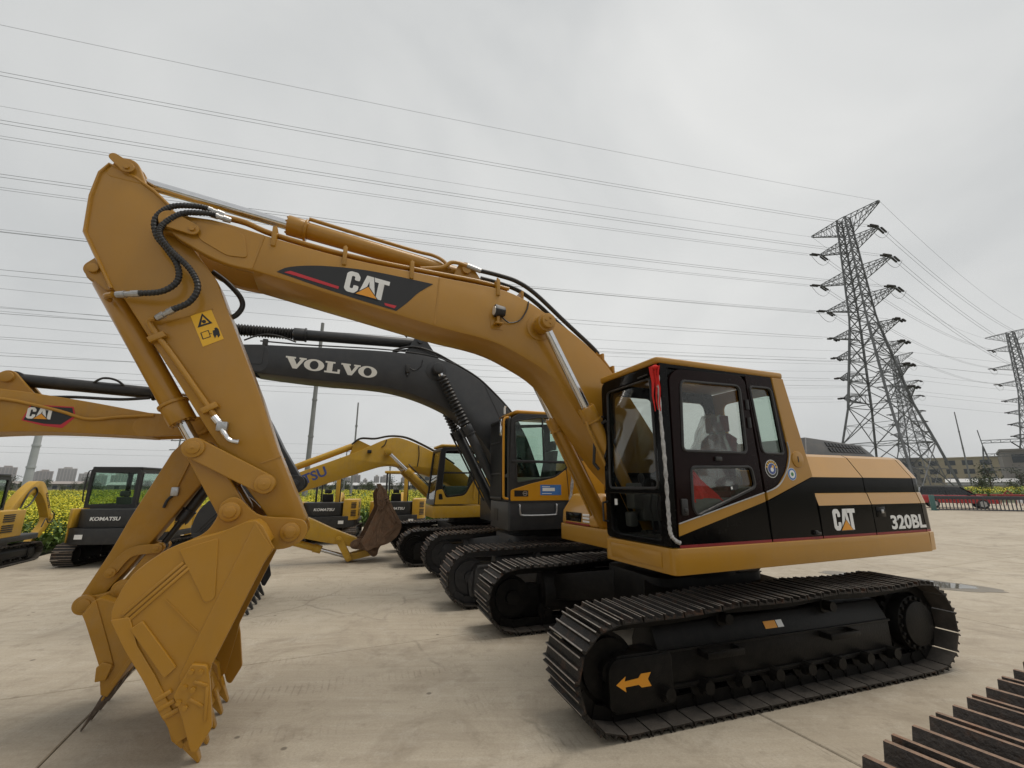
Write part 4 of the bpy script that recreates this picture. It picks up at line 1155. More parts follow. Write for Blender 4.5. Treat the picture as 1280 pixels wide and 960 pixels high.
# ---------------------------------------------------------------- charcoal excavator
def grey_excavator():
    loc, rz = place(.589, 9.07, 1.22)
    r = empty('excavator', loc, rz)
    tag(r, 'charcoal grey excavator with VOLVO on its boom and amber lower cab', 'excavator')
    for sg in (1, -1):
        track(r, sg * 1.21, -1.75, 1.76, .39, .385, .60, 48, .85, sg, -.024, mats=(SHOE, TIPV), fm=UNDV)
        y0, y1 = sg * 1.12, sg * 1.47
        gd = MB()
        gd.prism(rp([(1.20, .14), (1.20, .62), (1.70, .62), (1.76, .56), (1.78, .2), (1.70, .14)], .03), y0, y1)
        go = gd.build('guard_box', UNDV, r, bev=.015)
        for z in (.60, .38):
            MB().bar((1.20, y1, z), (1.74, y1, z), .035, .035).build('guard_rib', UNDV, go, bev=.008)
        MB().box(1.42, 1.56, y1 - .004 * sg - .01, y1 - .004 * sg + .012, .44, .49).build('slot', DECBLK, go)
        gs = MB().xprism([(y1 - sg * .02, .30), (y1 - sg * .02, .55), (sg * 1.15, .70), (sg * 1.0, .70), (sg * 1.0, .30)], -1.2, 1.2).build('side_guard', UNDV, r, bev=.015)
    cf = MB().zprism(rp([(.8, .6), (.8, -.6), (-.8, -.6), (-.8, .6)], .2), .42, .92)
    for sg in (1, -1):
        for e in (1, -1):
            cf.loft([[(e * .3, sg * .3, .45), (e * .8, sg * .3, .45), (e * .8, sg * .3, .85), (e * .3, sg * .3, .85)], [(e * .75, sg * 1.0, .35), (e * 1.25, sg * 1.0, .35), (e * 1.25, sg * 1.0, .72), (e * .75, sg * 1.0, .72)]])
    cf.build('centre_frame', UNDV, r, bev=.02)
    MB().cyl((0, 0, .9), (0, 0, 1.12), .70, 40).build('swing_bearing', UND, r)
    pl = MB().zprism(rp([(1.2, 1.40), (1.2, .40), (.9, .40), (.9, -1.36), (-2.45, -1.36), (-2.45, 1.40)], [.04, .04, .03, .05, .3, .3]), 1.10, 1.55)
    po = pl.build('platform', GREY, r, bev=.025)
    MB().tube(sm([(1.02, 1.41, 1.50), (1.02, 1.45, 1.49), (1.01, 1.45, 1.37), (.94, 1.45, 1.335), (.42, 1.45, 1.335), (.36, 1.45, 1.37), (.35, 1.45, 1.49), (.35, 1.41, 1.50)], 4), .014, 8).build('grab_rail', STEEL, po)
    MB().bar((1.2, 1.402, 1.55), (-2.2, 1.402, 1.55), .02, .02).build('flange', GREY, po)
    MB().box(1.195, 1.206, .65, .85, 1.22, 1.42).build('step_recess', DECBLK, po)
    # cab
    win = rp([(1.085, 2.90), (.62, 2.985), (.12, 2.985), (.10, 2.12), (.34, 1.965), (1.05, 1.86)], [.06, .05, .06, .05, .08, .04])
    cab = flank('cab', DGREY, r, rp([(1.19, 1.56), (1.15, 2.94), (1.02, 3.03), (-.28, 3.06), (-.56, 2.34), (-.50, 1.56)], [.02, .06, .05, .08, .05, .02]), 1.345, 1.39, [win, rp([(-.02, 2.95), (-.22, 2.93), (-.40, 2.42), (-.02, 2.30)], .06)], GLST)
    plate('far_wall', DGREY, cab, rp([(1.19, 1.56), (1.15, 2.94), (-.28, 3.03), (-.5, 1.56)], .03), .41, .45, [rp([(1.08, 2.88), (.1, 2.95), (.1, 2.0), (1.08, 1.95)], .06), rp([(-.02, 2.95), (-.22, 2.93), (-.38, 2.1), (-.02, 2.1)], .06)])
    plate('far_pane', GLST, cab, [(1.1, 2.9), (-.25, 2.95), (-.4, 2.0), (1.1, 1.94)], .425, .429, bev=0)
    fw = flat([rp([(.42, 1.56), (1.38, 1.56), (1.36, 2.98), (.44, 2.98)], .05), rp([(.50, 2.0), (1.30, 2.0), (1.29, 2.9), (.52, 2.9)], .06), rp([(.50, 1.62), (1.30, 1.62), (1.30, 1.95), (.5, 1.95)], .04)], .05, .006)
    onto(fw, (1.165, 0, 0), (0, 1, 0), SZ, 'front_frame', DGREY, cab)
    onto(flat([[(.48, 1.60), (1.32, 1.60), (1.31, 2.92), (.5, 2.92)]], .004), (1.168, 0, 0), (0, 1, 0), SZ, 'windscreen', GLSD, cab)
    MB().box(.02, 1.14, 1.375, 1.402, 2.19, 2.235).build('window_bar', DGREY, cab, bev=.006)
    MB().bar((.545, 1.385, 2.22), (.565, 1.385, 2.985), .03, .02).build('window_bar', DGREY, cab)
    MB().zprism(rp([(1.06, 1.37), (1.06, .43), (-.30, .43), (-.30, 1.37)], .08), 3.035, 3.10).build('cab_roof', YELV, r, bev=.025, seg=3)
    dp = plate('door_panel', YELV, r, rp([(1.165, 1.565), (1.165, 1.74), (.80, 1.845), (.34, 1.945), (.13, 2.09), (.09, 1.565)], [.02, .04, .03, .08, .04, .01]), 1.39, 1.405, bev=.005)
    plate('side_panel', YELV, r, rp([(.075, 1.565), (.115, 2.105), (-.10, 2.20), (-.44, 2.335), (-.62, 2.335), (-.62, 1.565)], .02), 1.38, 1.405, bev=.005)
    MB().box(-2.35, -.64, -1.33, 1.385, 1.55, 2.33).build('engine_hood', YELV, r, bev=.05, seg=3)
    MB().box(-2.62, -2.36, -1.3, 1.3, 1.12, 2.2).build('counterweight', GREY, r, bev=.12, seg=4)
    bl = plate('sticker', BLUEV, dp, [(.63, 1.655), (.24, 1.655), (.24, 1.825), (.63, 1.825)], 1.405, 1.4065, bev=0)
    for (x0, x1, z0, z1) in ((.59, .36, 1.72, 1.775), (.60, .45, 1.79, 1.80), (.60, .42, 1.675, 1.685)):
        plate('print', WHITE, bl, [(x0, z0), (x1, z0), (x1, z1), (x0, z1)], 1.4065, 1.4075, bev=0)
    lg = plate('badge', DECBLK, dp, [(1.10, 1.635), (.85, 1.635), (.85, 1.735), (1.10, 1.735)], 1.405, 1.407, bev=0)
    plate('emblem', STEEL, lg, circ((.91, 1.685), .042, 24), 1.407, 1.409, [circ((.91, 1.685), .030, 24)], bev=0)
    plate('emblem', STEEL, lg, [(.955, 1.675), (.865, 1.675), (.865, 1.695), (.955, 1.695)], 1.407, 1.409, bev=0)
    # barred guard in front of the windscreen
    gd = MB()
    gd.box(1.20, 1.23, .46, .49, 1.58, 2.95).box(1.20, 1.23, 1.07, 1.10, 1.58, 2.95).box(1.20, 1.23, .46, 1.10, 1.58, 1.62).box(1.20, 1.23, .46, 1.10, 2.92, 2.96).box(1.20, 1.23, .46, 1.10, 2.0, 2.03).box(1.20, 1.23, .46, 1.10, 2.55, 2.58)
    gu = gd.build('screen_guard', DGREY, r, bev=.005)
    for j in range(13):
        MB().bar((1.215, .505 + j * .046, 1.60), (1.215, .505 + j * .046, 2.94), .022, .012).build('guard_bar', DGREY, gu)
    MB().tube(sm([(1.19, 1.36, 2.96), (1.27, 1.37, 2.92), (1.285, 1.38, 2.70), (1.285, 1.38, 1.75), (1.27, 1.38, 1.62), (1.20, 1.37, 1.60)], 4), .02, 8).build('handrail', YELV, r)
    mi = MB().box(1.25, 1.29, 1.14, 1.24, 2.65, 2.95).build('mirror', CHR, r, bev=.02)
    MB().tube([(1.2, 1.19, 2.98), (1.27, 1.19, 2.98), (1.27, 1.19, 2.94)], .012, 6).build('mirror_arm', RUB, mi)
    MB().tube([(1.1, .9, 3.09), (1.1, .9, 3.2), (1.09, .91, 3.24)], .02, 8).build('roof_lamp', WHITE, r)
    simple_seat(r, .3, .95, 1.75, 1, INT)
    sw = [(.80 + .1 * math.cos(a) * .5, .92 + .17 * math.sin(a), 2.20 + .1 * math.cos(a)) for a in [k * math.pi / 9 for k in range(19)]]
    MB().tube(sw, .013, 6).tube([(.82, .92, 2.2), (1.0, .92, 1.6)], .03, 8).build('steering_wheel', RUB, r)
    MB().box(.2, 1.1, 1.2, 1.33, 1.6, 1.95).build('console', INTL, r, bev=.04)
    p = sm([(.05, 1.42, 2.62), (.03, 1.46, 2.35), (.02, 1.44, 2.05), (.06, 1.50, 1.95), (.10, 1.48, 1.6), (.14, 1.47, 1.4), (.16, 1.5, 1.15)], 6)
    MB().tube(p, [.026 + .006 * math.sin(i * 1.9) for i in range(len(p))], 9).build('wrapped_hose', SILVERW, r, angle=60)
    # boom
    top = [(.12, 1.95), (.40, 2.72), (.74, 3.23), (1.13, 3.61), (1.47, 3.88), (1.94, 4.12), (2.35, 4.22), (2.75, 4.25), (3.5, 4.245), (5.0, 4.165), (5.30, 4.15)]
    bot = [(5.30, 3.665), (5.0, 3.64), (4.3, 3.6), (3.29, 3.575), (2.63, 3.45), (2.05, 3.23), (1.72, 3.02), (1.40, 2.72), (.95, 2.1), (.50, 1.62)]
    bm_ = MB().prism(sm(top, 4) + sm(bot, 4) + circ((.30, 1.75), .2, 8, 300, 140)[1:-1], -.28, .28)
    boom = bm_.build('boom', GREY, r, bev=.014, angle=30)
    for sg in (1, -1):
        plate('nose_plate', GREY, boom, hull(((5.85, 3.97), .12), ((5.28, 4.0), .15), ((5.28, 3.81), .145)), sg * .20, sg * .283, bev=.01)
        plate('doubler_plate', GREY, boom, rp([(5.50, 4.10), (5.22, 4.12), (5.22, 3.80), (5.45, 3.80)], .05), sg * .283, sg * .292, bev=.003)
        MB().pin((2.28, 3.96), sg * .275, sg * .286, .20, 36).build('boss_plate', GREY, boom, bev=.004)
        MB().pin((2.28, 3.96), sg * .28, sg * .52, .085, 26).pin((2.28, 3.96), sg * .50, sg * .535, .10, 26).build('cylinder_pin', GREY, boom, bev=.008)
        for q in (((1.30, 3.74), (.95, 3.05)), ((.92, 3.38), (.66, 2.95))):
            MB().bar((q[0][0], sg * .281, q[0][1]), (q[1][0], sg * .281, q[1][1]), .012, .006, up=(0, 1, 0)).build('weld_seam', GREY, boom)
        t = sg * .42
        a, b = Vector((.82, t, 1.28)), Vector((2.28, t, 3.96))
        co = cylinder(r, (.82, 1.28), (2.28, 3.96), .60, .088, .05, GREY, CHR, t=t, eye=.11)
        bellows(co, a.lerp(b, .61), a.lerp(b, .95), .105, 15)
        MB().tube([a.lerp(b, .1) + Vector((.12, 0, -.03)), a.lerp(b, .6) + Vector((.12, 0, -.03))], .018, 8).build('pipe', GREY, co)
    volvo_letters(boom, (4.885, .2815, 3.785), (-1, 0, -.045), (-.045, 0, 1), .205, 1.52)
    co = cylinder(r, (2.60, 4.55), (6.23, 4.44), .61, .10, .055, GREY, CHR, eye=.11)
    bellows(co, Vector((2.60, 0, 4.55)).lerp(Vector((6.23, 0, 4.44)), .62), Vector((2.60, 0, 4.55)).lerp(Vector((6.23, 0, 4.44)), .95), .11, 26)
    for sg in (.15, -.15):
        plate('ram_bracket', GREY, boom, hull(((2.60, 4.55), .12), ((2.85, 4.22), .05), ((2.25, 4.18), .05)), sg - .03, sg + .03, bev=.006)
    MB().pin((2.60, 4.55), -.22, .22, .05, 16).build('ram_pin', GREY, boom)
    for y in (.20, .10, -.1):
        hose(boom, [(3.1, y, 4.30), (2.75, y, 4.36 + y * .3), (2.35, y + .05, 4.34), (1.94, y, 4.18), (1.47, y, 3.94), (1.13, y, 3.67), (.74, y, 3.29), (.5, y, 2.95)], .02)
    MB().tube(sm([(5.3, .25, 4.22), (4.6, .25, 4.23), (3.5, .25, 4.285), (2.9, .25, 4.29), (2.3, .25, 4.25), (1.9, .25, 4.13)], 4), .013, 8).build('pipe', RUB, boom)
    hose(boom, [(2.85, .12, 4.62), (2.95, .2, 4.72), (2.75, .22, 4.74), (2.62, .2, 4.66)], .014)
    hose(boom, [(5.55, .2, 4.22), (5.3, .25, 4.33), (5.05, .26, 4.34), (4.75, .26, 4.26)], .014)
    MB().box(5.18, 5.26, .22, .28, 4.12, 4.26).build('pipe_clamp', RUB, boom, bev=.01)
    lb = MB().box(2.78, 2.86, .285, .34, 3.86, 4.02).tube([(2.82, .31, 3.86), (2.82, .33, 3.80)], .02, 8).build('work_lamp', RUB, boom, bev=.01)
    hose(lb, [(2.82, .31, 4.0), (2.70, .30, 3.93), (2.58, .29, 4.02), (2.55, .285, 4.15)], .008, n=6)
    front(r, (5.85, 3.97), (4.53, 1.84), (4.90, .0), GREY, GREY, GREY, GREY, .18, .68, detail=True)
    return r

# ---------------------------------------------------------------- yellow excavator with blue letters and a rusty bucket
def yellow_excavator():
    loc, rz = place(-1.1, 12.5, 1.1818)
    r = empty('excavator', loc, rz)
    tag(r, 'yellow excavator with blue boom letters and rusty curled bucket', 'excavator')
    for sg in (1, -1):
        track(r, sg * 1.19, -1.75, 1.70, .38, .365, .60, 46, .83, sg, -.05, mats=(SHOE, TIPK), fm=UND)
    MB().zprism(rp([(.8, .9), (.8, -.9), (-.8, -.9), (-.8, .9)], .2), .42, .86).build('centre_frame', UND, r, bev=.02)
    MB().cyl((0, 0, .84), (0, 0, 1.07), .66, 36).build('swing_bearing', UND, r)
    MB().zprism(rp([(1.40, 1.36), (1.40, .36), (.9, .36), (.9, -1.34), (-2.4, -1.34), (-2.4, 1.36)], [.08, .05, .03, .06, .3, .3]), 1.055, 1.33).build('platform', YELK, r, bev=.04, seg=3)
    w1 = rp([(1.14, 2.66), (.33, 2.70), (.40, 2.10), (.62, 1.62), (1.06, 1.55), (1.20, 1.75)], [.05, .06, .06, .1, .05, .05])
    cab = flank('cab', DECBLK, r, rp([(1.38, 1.36), (1.24, 2.74), (-.25, 2.78), (-.45, 1.36)], [.02, .08, .08, .02]), 1.30, 1.345, [w1, rp([(.2, 2.68), (-.2, 2.68), (-.28, 1.95), (.22, 1.9)], .06)], GLST)
    plate('far_wall', DECBLK, cab, rp([(1.38, 1.36), (1.24, 2.74), (-.25, 2.78), (-.45, 1.36)], .03), .37, .40, [rp([(1.18, 2.66), (-.2, 2.66), (-.28, 1.8), (1.24, 1.8)], .06)])
    fw = flat([rp([(.38, 1.36), (1.34, 1.36), (1.33, 2.74), (.40, 2.74)], .05), rp([(.46, 1.48), (1.26, 1.48), (1.26, 2.66), (.47, 2.66)], .06)], .05, .006)
    onto(fw, (1.50, 0, 0), (0, 1, 0), (-.10, 0, 1), 'front_frame', DECBLK, cab)
    onto(flat([[(.44, 1.46), (1.28, 1.46), (1.28, 2.68), (.45, 2.68)]], .004), (1.50, 0, 0), (0, 1, 0), (-.10, 0, 1), 'windscreen', GLSD, cab)
    MB().zprism(rp([(1.26, 1.33), (1.26, .39), (-.27, .39), (-.27, 1.33)], .1), 2.755, 2.82).build('cab_roof', YELK, r, bev=.03, seg=3)
    plate('door_panel', YELK, r, rp([(1.37, 1.37), (1.34, 1.70), (1.19, 1.73), (1.10, 1.52), (.62, 1.57), (.40, 1.95), (.28, 2.0), (.28, 1.37)], [.02, .04, .05, .06, .1, .06, .03, .02]), 1.345, 1.365, [rp([(1.28, 1.48), (1.28, 1.62), (1.20, 1.62), (1.17, 1.48)], .03)], bev=.005)
    MB().box(.42, 1.18, 1.34, 1.36, 2.10, 2.14).build('window_bar', DECBLK, cab, bev=.004)
    MB().tube(sm([(.40, 1.37, 1.50), (.37, 1.39, 1.9), (.33, 1.39, 2.35), (.22, 1.36, 2.45)], 4), .022, 8).build('handrail', YELK, r)
    MB().box(-2.3, -.46, -1.3, 1.33, 1.33, 2.05).build('engine_hood', YELK, r, bev=.08, seg=3)
    MB().box(-.5, .25, 1.28, 1.36, 1.335, 2.0).build('side_panel', YELK, r, bev=.02)
    MB().box(-2.62, -2.31, -1.28, 1.28, 1.07, 1.95).build('counterweight', YELK, r, bev=.12, seg=4)
    simple_seat(r, .35, .85, 1.55)
    MB().box(.5, 1.1, 1.1, 1.28, 1.4, 1.8).build('console', INT, r, bev=.04)
    top = [(.05, 1.9), (.55, 2.32), (1.064, 2.62), (1.548, 2.85), (1.995, 3.01), (2.266, 3.045), (2.59, 2.945), (3.23, 2.62), (4.47, 2.11), (5.15, 1.79)]
    bot = [(5.05, 1.37), (4.42, 1.63), (3.557, 1.946), (2.79, 2.214), (2.467, 2.304), (2.173, 2.305), (1.70, 2.18), (1.2, 2.04), (.7, 1.80), (.35, 1.55)]
    boom = MB().prism(sm(top, 4) + sm(bot, 4) + circ((.22, 1.70), .19, 8, 300, 150)[1:-1], -.25, .25).build('boom', YELK, r, bev=.014, angle=30)
    P = (5.45, 1.48)
    for sg in (1, -1):
        plate('nose_plate', YELK, boom, hull((P, .12), ((5.0, 1.72), .13), ((4.95, 1.58), .13)), sg * .20, sg * .253, bev=.008)
        MB().pin((2.42, 2.66), sg * .25, sg * .48, .07, 20).build('cylinder_pin', YELK, boom, bev=.006)
        cylinder(r, (.90, 1.28), (2.42, 2.66), .66, .078, .045, YELK, CHR, t=sg * .37, eye=.10)
        hose(r, [(1.0, sg * .37, 1.52), (1.45, sg * .38, 1.95), (1.8, sg * .37, 2.28), (1.86, sg * .3, 2.36)], .014)
    onto_txt = text('letters', 'KOMATSU', NAVY, boom, (5.12, .2515, 1.447), (-.905, 0, .425), (.425, 0, .905), .235, 1.46, bold=.028)
    co = cylinder(r, (3.15, 2.86), (6.02, 1.60), .60, .082, .048, YELK, CHR, eye=.09)
    for sg in (.12, -.12):
        plate('ram_bracket', YELK, boom, hull(((3.15, 2.86), .09), ((3.3, 2.56), .04), ((2.85, 2.78), .04)), sg - .025, sg + .025, bev=.005)
    for y in (.16, .05):
        hose(boom, [(3.3, y, 2.84), (3.1, y, 3.0), (2.75, y, 3.01), (2.45, y, 3.08), (2.2, y, 3.10), (1.9, y, 3.06), (1.5, y, 2.9), (1.06, y, 2.68), (.6, y, 2.4)], .022)
    hose(boom, [(2.46, .26, 2.98), (2.50, .265, 2.85), (2.58, .265, 2.78)], .012)
    hose(boom, [(1.62, .262, 2.86), (1.60, .262, 2.6), (1.63, .262, 2.3)], .012)
    lb = MB().box(2.82, 2.92, .26, .33, 2.62, 2.70).build('work_lamp', RUB, boom, bev=.01)
    front(r, P, (3.02, .42), (2.56, 1.86), YELK, RUST, RUST, YELK, .17, .50, A=(3.17, .105), detail=True)
    st = None
    return r

# ---------------------------------------------------------------- smaller ochre digger facing the others (its bucket beside the big bucket)
def facing_excavator():
    a = R(65)
    F, L = Vector((math.sin(a), math.cos(a), 0)), Vector((-math.cos(a), math.sin(a), 0))
    o = Vector((-3.23, 3.72, 0)) - F * 3.4 + L * .33
    r = empty('excavator', o, math.atan2(F.y, F.x))
    tag(r, 'ochre excavator with red hexagon CAT mark on its boom and black stick ram', 'excavator')
    for sg in (1, -1):
        track(r, sg * .87, -1.08, 1.08, .27, .25, .45, 38, .58, sg, 0, fm=UND, k=.68, rollers=5)
    MB().zprism(rp([(.6, .7), (.6, -.7), (-.6, -.7), (-.6, .7)], .1), .3, .6).build('centre_frame', UND, r, bev=.02)
    MB().cyl((0, 0, .55), (0, 0, .78), .42, 30).build('swing_bearing', UND, r)
    MB().zprism(rp([(.85, 1.05), (.85, -1.05), (-1.25, -1.05), (-1.25, 1.05)], [.1, .1, .5, .5]), .75, .95).build('platform', YELL, r, bev=.03)
    MB().zprism(rp([(-.15, 1.0), (-.15, -1.0), (-1.25, -1.0), (-1.25, 1.0)], [.1, .1, .5, .5]), .95, 1.65).build('counterweight', YELL, r, bev=.06, seg=3)
    cab = flank('cab', DECBLK, r, rp([(.80, .96), (.75, 2.5), (-.35, 2.5), (-.45, .96)], .06), 1.0, 1.03, [rp([(.70, 1.5), (.67, 2.4), (-.25, 2.4), (-.3, 1.5)], .06)], GLST)
    flank('far_wall', DECBLK, cab, rp([(.80, .96), (.75, 2.5), (-.35, 2.5), (-.45, .96)], .06), .12, .15, [rp([(.70, 1.5), (.67, 2.4), (-.25, 2.4), (-.3, 1.5)], .06)], GLST)
    MB().box(-.37, .78, .12, 1.03, 2.5, 2.58).build('cab_roof', DECBLK, r, bev=.03)
    simple_seat(r, 0, .55, 1.2, .9)
    P, D, tip = (3.80, 2.36), (3.24, .88), (3.47, .15)
    top = [(.12, 1.12), (.75, 1.72), (1.35, 2.22), (1.80, 2.47), (2.15, 2.58), (2.44, 2.585), (2.89, 2.535), (3.22, 2.485), (3.45, 2.45)]
    bot = [(3.45, 2.24), (2.9, 2.25), (2.5, 2.235), (2.15, 2.17), (1.7, 1.93), (1.1, 1.40), (.55, .95)]
    boom = MB().prism(sm(top, 4) + sm(bot, 4) + circ((.30, 1.02), .15, 6, 300, 150)[1:-1], -.17, .17).build('boom', YELL, r, bev=.010, angle=30)
    for sg in (1, -1):
        plate('nose_plate', YELL, boom, hull((P, .085), ((3.42, 2.37), .085), ((3.40, 2.33), .09)), sg * .125, sg * .175, bev=.006)
        MB().bar((3.44, sg * .172, 2.25), (3.47, sg * .172, 2.44), .06, .008, up=(0, 1, 0)).build('weld_seam', YELL, boom)
        plate('ram_bracket', YELL, boom, hull(((2.40, 2.70), .06), ((2.20, 2.56), .04), ((2.56, 2.56), .03)), sg * .05, sg * .09, bev=.004)
        MB().tube(sm([(2.3, sg * .185, 2.46), (2.46, sg * .185, 2.50), (2.8, sg * .185, 2.43), (3.0, sg * .185, 2.37), (3.2, sg * .185, 2.40), (3.45, sg * .185, 2.43)], 4), .013, 8).build('pipe', YELL, boom)
        MB().pin((1.9, 2.2), sg * .165, sg * .2, .07, 18).build('cylinder_pin', YELL, boom, bev=.004)
    MB().pin((2.40, 2.70), -.115, .115, .045, 16).build('ram_pin', YELL, boom, bev=.004)
    cylinder(r, (.62, .98), (1.9, 2.2), .6, .055, .032, YELL, CHR, t=0, eye=.07)
    Ts = simil((5.50, 4.02), (4.31, 1.44), P, D)
    e = Ts((5.915, 4.50))
    co = cylinder(r, (2.42, 2.70), e, .66, .055, .032, RUB, CHR, eye=.065)
    hose(co, [(3.36, -.05, 2.61), (3.15, -.07, 2.575), (2.85, -.07, 2.57), (2.62, -.06, 2.55)], .014)
    hose(co, [(3.18, -.03, 2.68), (3.10, -.05, 2.75), (3.0, -.06, 2.76), (2.92, -.03, 2.70)], .010)
    # hexagon logo on the right flank
    X, N = (1, 0, 0), -.171
    hx = onto(flat([[(0, .05), (.03, .185), (.30, .185), (.33, .10), (.26, 0), (.14, .012)]], .002), (2.59, N, 2.285), X, SZ, 'decal', REDV, boom)
    onto(flat([[(.012, .055), (.037, .175), (.295, .175), (.315, .105), (.245, .028), (.14, .03)]], .002), (2.59, N - .0015, 2.285), X, SZ, 'decal_field', DECBLK, hx)
    cat_logo(hx, (2.612, N - .003, 2.352), X, (0, 0, 1), .095, xs=1.35)
    front(r, P, D, tip, YELL, YELL, TOOTHDK, RUB, .105, .33, teeth=4, curved=True, rodm=RUB, slim=(3.395, .004))
    # valve and grease line on the stick flank
    MB().box(3.66, 3.72, -.135, -.10, 1.72, 1.80).build('valve', STEEL, r, bev=.01)
    MB().tube([(3.76, -.115, 2.02), (3.70, -.118, 1.80)], .008, 6).build('pipe', YELL, r)
    MB().tube(sm([(3.68, -.12, 1.73), (3.645, -.125, 1.68), (3.63, -.125, 1.62)], 3), .012, 8).build('hose_fitting', RUB, r)
    return r

# ---------------------------------------------------------------- compact diggers in the back row
def compact(loc, rz, label, canopy, boom=False, W=1.0, group=None, name='compact_excavator', k=1.0, letters='KOMATSU', swing=0):
    r = empty(name, loc, rz)
    tag(r, label, 'excavator', group)
    for sg in (1, -1):
        track(r, sg * (W - .22) * k, -1.0 * k, 1.0 * k, .24 * k, .22 * k, .42 * k, 32, .51 * k, sg, 0, mats=(SHOE, TIPK), fm=UND, k=.6 * k, rollers=5)
    MB().zprism(rp([(.5 * k, .6 * k), (.5 * k, -.6 * k), (-.5 * k, -.6 * k), (-.5 * k, .6 * k)], .1), .25 * k, .5 * k).build('centre_frame', UND, r, bev=.02)
    MB().cyl((0, 0, .45 * k), (0, 0, .62 * k), .4 * k, 28).build('swing_bearing', UND, r)
    hw = W * .98 * k
    z = lambda v: v * k
    # rear body: black counterweight between yellow hoods
    MB().zprism(rp([(.95 * k, hw), (.95 * k, -hw), (-.9 * k, -hw), (-.9 * k, hw)], [.12, .12, .2, .2]), z(.58), z(.72)).build('platform', DGREY, r, bev=.02)
    tailp = rp([(-.25 * k, hw * .80), (-1.02 * k, hw * .80), (-1.22 * k, hw * .55), (-1.28 * k, 0), (-1.22 * k, -hw * .45), (-1.10 * k, -hw * .52), (-.25 * k, -hw * .52)], [.02, .12, .2, .3, .1, .05, .02])
    cwt = MB().zprism(tailp, z(.86), z(1.27)).build('engine_cover', DGREY, r, bev=.04, seg=3)
    low = rp([(-.25 * k, hw * .96), (-1.0 * k, hw * .96), (-1.30 * k, hw * .62), (-1.36 * k, 0), (-1.30 * k, -hw * .62), (-1.0 * k, -hw * .96), (-.25 * k, -hw * .96)], [.02, .15, .2, .3, .2, .15, .02])
    lw = MB().zprism(low, z(.50), z(.85)).build('counterweight', DGREY, r, bev=.04, seg=3)
    MB().zprism(rp([(-.2 * k, hw * 1.0), (-1.0 * k, hw * 1.0), (-1.21 * k, hw * .80), (-1.05 * k, hw * .79), (-.2 * k, hw * .79)], [.02, .1, .06, .02, .02]), z(.86), z(1.28)).build('corner_hood', YELK, r, bev=.03)
    MB().zprism(rp([(-.2 * k, hw * 1.005), (-.95 * k, hw * 1.005), (-1.05 * k, hw * .93), (-.95 * k, hw * .9), (-.2 * k, hw * .9)], .03), z(.52), z(.855)).build('corner_hood', YELK, r, bev=.03)
    ho = MB().zprism(rp([(.15 * k, -hw * .53), (.15 * k, -hw), (-.95 * k, -hw), (-1.20 * k, -hw * .78), (-1.22 * k, -hw * .53)], [.05, .08, .2, .08, .03]), z(.72), z(1.36)).build('engine_hood', YELK, r, bev=.05, seg=3)
    for j in range(9):
        zz = z(.86 + j * .05)
        if j == 4: continue
        MB().bar((-1.03 * k, -hw * .945, zz), (-1.185 * k, -hw * .80, zz), .02, z(.026)).build('louvre', DECBLK, ho)
        MB().bar((-.30 * k, -hw - .002, zz), (-.72 * k, -hw - .002, zz), .02, z(.026)).build('louvre', DECBLK, ho)
    tx = (-1.283 * k, hw * .40, z(1.02))
    if letters:
        text('letters', letters, WHITE, cwt, tx, (0, -1, 0), SZ, z(.085), z(.62), bold=.03, shear=.12)
    onto(flat([[(0, 0), (.16 * k, 0), (.16 * k, .1 * k), (0, .1 * k)]], .004), (-1.322 * k, -hw * .42 if canopy else hw * .60, z(.62)), (0 if not canopy else .05, -1, 0), SZ, 'sticker', WHITE, lw)
    if canopy:
        simple_seat(r, -.12 * k, hw * .15, z(.95), .85 * k, DECBLK)
        MB().zprism(rp([(.62 * k, hw * .60), (.62 * k, -hw * .34), (-.60 * k, -hw * .34), (-.60 * k, hw * .60)], .1), z(2.24), z(2.33)).build('canopy_roof', YELK, r, bev=.03, seg=3)
        for x, y, m_, w in ((-.5, -hw * .22 / k, YELK, .13), (-.5, hw * .5 / k, DECBLK, .06), (.52, hw * .5 / k, DECBLK, .05), (-.5, -hw * .30 / k, DECBLK, .05)):
            MB().bar((x * k, y * k, z(.72)), (x * k, y * k, z(2.25)), w * k, w * k).build('canopy_post', m_, r, bev=.01)
    else:
        y0, y1 = hw * .93, -hw * .10
        fx, bx = .78 * k, -.70 * k
        zt = z(2.22)
        cab = flank('cab', DECBLK, r, rp([(fx, z(.72)), (fx - .05, zt), (bx + .03, zt), (bx, z(.72))], .05), y0 - .03, y0, [rp([(fx - .09, z(1.35)), (fx - .12, zt - .08), (bx + .12, zt - .08), (bx + .09, z(1.35))], .05)], GLST)
        flank('cab_wall', DECBLK, cab, rp([(fx, z(.72)), (fx - .05, zt), (bx + .03, zt), (bx, z(.72))], .05), y1 + .03, y1, [rp([(fx - .09, z(1.35)), (fx - .12, zt - .08), (bx + .12, zt - .08), (bx + .09, z(1.35))], .05)], GLST)
        for x_, nm in ((bx, 'rear_frame'), (fx - .04, 'front_frame')):
            o = flat([rp([(y1, z(1.2)), (y0, z(1.2)), (y0, zt), (y1, zt)], .06), rp([(y1 + .07, z(1.36)), (y0 - .07, z(1.36)), (y0 - .07, zt - .09), (y1 + .07, zt - .09)], .05)], .03, .005)
            onto(o, (x_, 0, 0), (0, 1, 0), SZ, nm, DECBLK, cab)
            onto(flat([[(y1 + .06, z(1.35)), (y0 - .06, z(1.35)), (y0 - .06, zt - .08), (y1 + .06, zt - .08)]], .004), (x_, 0, 0), (0, 1, 0), SZ, 'pane', GLST, cab)
        MB().zprism(rp([(fx - .02, y0 + .01), (fx - .02, y1 - .01), (bx - .01, y1 - .01), (bx - .01, y0 + .01)], .08), zt - .02, zt + .05).build('cab_roof', DECBLK, r, bev=.02)
